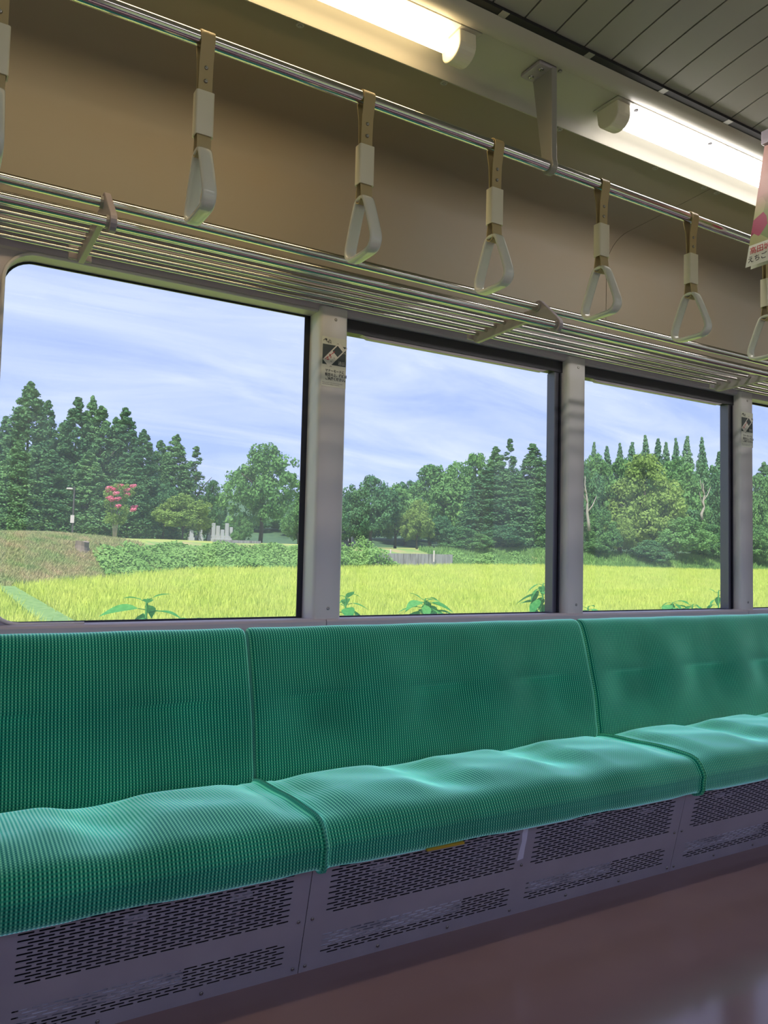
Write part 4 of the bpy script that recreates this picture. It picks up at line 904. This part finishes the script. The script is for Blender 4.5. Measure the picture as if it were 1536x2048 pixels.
for k, (px, py) in enumerate(((781, 1099), (868, 1101))):
    q = atY(px, 1108, 49.5); zt = atY(px, py, 49.5)[2]; tag(MB().tube([(q[0], 49.5, q[2]-.6), (q[0], 49.5, zt-.02), (q[0], 49.5, zt)], [.055, .055, .03], 8).build('marker_post', M['signw']), ('left', 'right')[k]+' white marker post behind the concrete wall', 'post')

# ------------------------------------------------------------------ growth nobody could count
def path_side(X, Y):                                     # grass path between the two paddies
    l = np.interp(Y, [10, 21.7, 31.5, 36], [2.5, 2.9, 2.55, 2.4]); r = np.interp(Y, [10, 21.6, 32, 36], [4.4, 3.75, 3.1, 2.9]); return (X > l) & (X < r)
def blades(name, X, Y, Z, h, w, mat_, rng, per=5, lean=.35):
    n = len(X); V = []
    for k in range(per):
        a = rng.uniform(0, 6.283, n); ox, oy = rng.normal(0, .07, n), rng.normal(0, .07, n); hh = h*rng.uniform(.75, 1.2, n); b = rng.uniform(0, 6.283, n); l = hh*lean*rng.uniform(.2, 1, n)
        bx, by = X+ox, Y+oy; V.append(np.stack([np.c_[bx-w*np.cos(a), by-w*np.sin(a), Z], np.c_[bx+w*np.cos(a), by+w*np.sin(a), Z], np.c_[bx+l*np.cos(b), by+l*np.sin(b), Z+hh]], 1).reshape(-1, 3))
    return raw_mesh(name, np.concatenate(V), 3, mat_)
rng = np.random.default_rng(5)
def scatter(n, x0, x1, y0, y1):
    return rng.uniform(x0, x1, n), rng.uniform(y0, y1, n)
def wedge(X, Y, lo=.02, hi=1.62): return (X/Y > lo) & (X/Y < hi)
# rice
Y = 6+(53-6)*rng.uniform(0, 1, 66000)**.72; X = Y*rng.uniform(-.12, 1.75, len(Y)); E_ = np.interp(X, [e[0] for e in EDGE], [e[1] for e in EDGE]); k = (Y < E_-.1) & ~path_side(X, Y); X, Y = X[k], Y[k]
me = blades('rice_field', X, Y, fieldz(Y)-.42, .44, .035, M['rice'], rng, 5, .5); tag(put('rice_field', me), 'ripening yellow green rice filling the paddy field', 'rice', kind='stuff')
py = np.linspace(10, 32, 24); m = MB(); pv = []
for y in py: pv += [(float(np.interp(y, [10, 21.7, 31.5, 36], [2.5, 2.9, 2.55, 2.4])), y, fieldz(y)-.10), (float(np.interp(y, [10, 21.6, 32, 36], [4.4, 3.75, 3.1, 2.9])), y, fieldz(y)-.10)]
m.add(pv, [(2*i, 2*i+1, 2*i+3, 2*i+2) for i in range(len(py)-1)]); pth = m.build('grass_path', M['path']); so = pth.modifiers.new('thick', 'SOLIDIFY'); so.thickness = .4; tag(pth, 'green grass path between the two rice paddies', 'path')
# mound grass, bank grass, weeds
X, Y = scatter(26000, -2, 11, 31, 46); E_ = np.interp(X, [e[0] for e in EDGE], [e[1] for e in EDGE]); k = (Y > E_-.2) & (Y < E_+11); X, Y = X[k], Y[k]; Z = np.array([land(a, b) for a, b in zip(X, Y)])-.03
tag(put('mound_grass', blades('mound_grass', X, Y, Z, .22, .022, M['drygrass'], rng, 5, 1.1)), 'brown and green grass covering the mound at the left', 'grass', kind='stuff')
X, Y = scatter(15000, 36, 90, 47, 58); E_ = np.interp(X, [e[0] for e in EDGE], [e[1] for e in EDGE]); k = (Y > E_-.2) & (Y < E_+5); X, Y = X[k], Y[k]; Z = np.array([land(a, b) for a, b in zip(X, Y)])-.03
tag(put('bank_grass', blades('bank_grass', X, Y, Z, .45, .05, M['kudzu'], rng, 5, .7)), 'green grass on the bank below the right woodland', 'grass', kind='stuff')
def weeds(n, x0, x1, dmin, dmax, hmax, name, label, size=.17):
    X = rng.uniform(x0, x1, n); E_ = np.interp(X, [e[0] for e in EDGE], [e[1] for e in EDGE]); D = rng.uniform(dmin, dmax, n); Y = E_+D
    bumpy = .5+.5*np.sin(X*1.7+1.3*np.sin(Y*.9))*np.sin(Y*1.1+.7*np.sin(X*.8)); Z = np.array([land(a, b) for a, b in zip(X, Y)])+rng.uniform(.05, 1, n)**.6*hmax*(.25+.75*bumpy)
    Nn = rng.normal(size=(n, 3))*.55+np.array([0, -.35, .9]); tag(put(name, cards_mesh(name, np.c_[X, Y, Z], Nn, size, M['kudzu'], .8, rng=rng)), label, 'weeds', kind='stuff')
weeds(26000, 7.5, 27, -.3, 4.0, .62, 'weed_thicket', 'broad leaved weeds covering the bank behind the paddy')
weeds(6000, 22, 29.5, -.6, 3.2, 1.5, 'weed_thicket', 'mound of bright green weeds left of the long concrete wall')
weeds(5000, 37, 46, -.3, 2.6, .7, 'weed_thicket', 'low weeds at the right end of the long concrete wall')

# ------------------------------------------------------------------ tall weeds close outside the windows
def leaf_mesh():
    m = MB(); v = []; f = []; L = 8
    for i in range(L+1):
        t = i/L; w = .5*.55*math.sin(math.pi*min(1, t**.75))*(1-.15*t) if 0 < i < L else .004; droop = -.28*t*t
        v += [(t, -w, droop+.10*w*2), (t, 0, droop), (t, w, droop+.10*w*2)]
    for i in range(L): a = 3*i; f += [(a, a+3, a+4, a+1), (a+1, a+4, a+5, a+2)]
    m.add(v, f); me = m.mesh('leaf', M['weed'], True); return me
LEAF = leaf_mesh()
def weed(px, py, Y, spread, n, size, seed, label):
    r = random.Random(seed); p = atY(px, py, Y); X, Zt = p[0], p[2]; zg = land(X, Y); t = thing('weed_plant', label, 'plant', (X, Y, zg), 'tall weeds close outside the windows')
    MB().tube([(X+.02, Y, zg-.02), (X-.02, Y, zg+(Zt-zg)*.5), (X, Y, Zt-.02), (X+.005, Y, Zt)], [.012, .010, .007, .003], 7).build('stem', M['weed'], t, smooth=True)
    for k in range(n):
        a = k*2.4+r.uniform(-.3, .3); dz = spread*(k/n)**1.1; s = size*r.uniform(.75, 1.15)*(.6+.5*min(1, k/4)); tilt = r.uniform(-.95, .25)-.2*(k/n)+(.5 if k < 3 else 0)
        st = .03+.05*(k/n); bx, by, bz = st*math.cos(a), st*math.sin(a), Zt-zg-dz
        o = put('leaf', LEAF, t, (bx, by, bz), (s, s, s)); o.rotation_euler = (r.uniform(-.3, .3), -tilt, a)
        MB().tube([(X, Y, Zt-dz-.01), (X+bx, Y+by, zg+bz)], .0025, 5).build('leaf_stalk', M['weed'], t)
weed(294, 1196, 4.6, .18, 11, .17, 1, 'tall weed with drooping leaves outside the large left window'); weed(388, 1236, 4.9, .10, 6, .10, 2, 'small weed tip just showing above the sill right of the drooping weed')
weed(692, 1188, 5.0, .24, 16, .15, 3, 'weed beside the first pillar at the left of the middle window'); weed(850, 1196, 4.8, .14, 18, .16, 4, 'leafy weed top at the bottom centre of the middle window')
weed(1086, 1166, 5.0, .32, 26, .16, 5, 'tallest weed, at the right side of the middle window'); weed(1176, 1212, 5.2, .12, 8, .12, 6, 'weed peeping out right of the middle pillar')
weed(1345, 1204, 5.0, .12, 16, .15, 7, 'low leafy weed at the bottom of the third window'); weed(1385, 1208, 5.1, .12, 14, .15, 9, 'second low leafy weed beside it in the third window'); weed(1437, 1180, 5.0, .20, 8, .10, 8, 'weed leaning against the right channel of the third window')
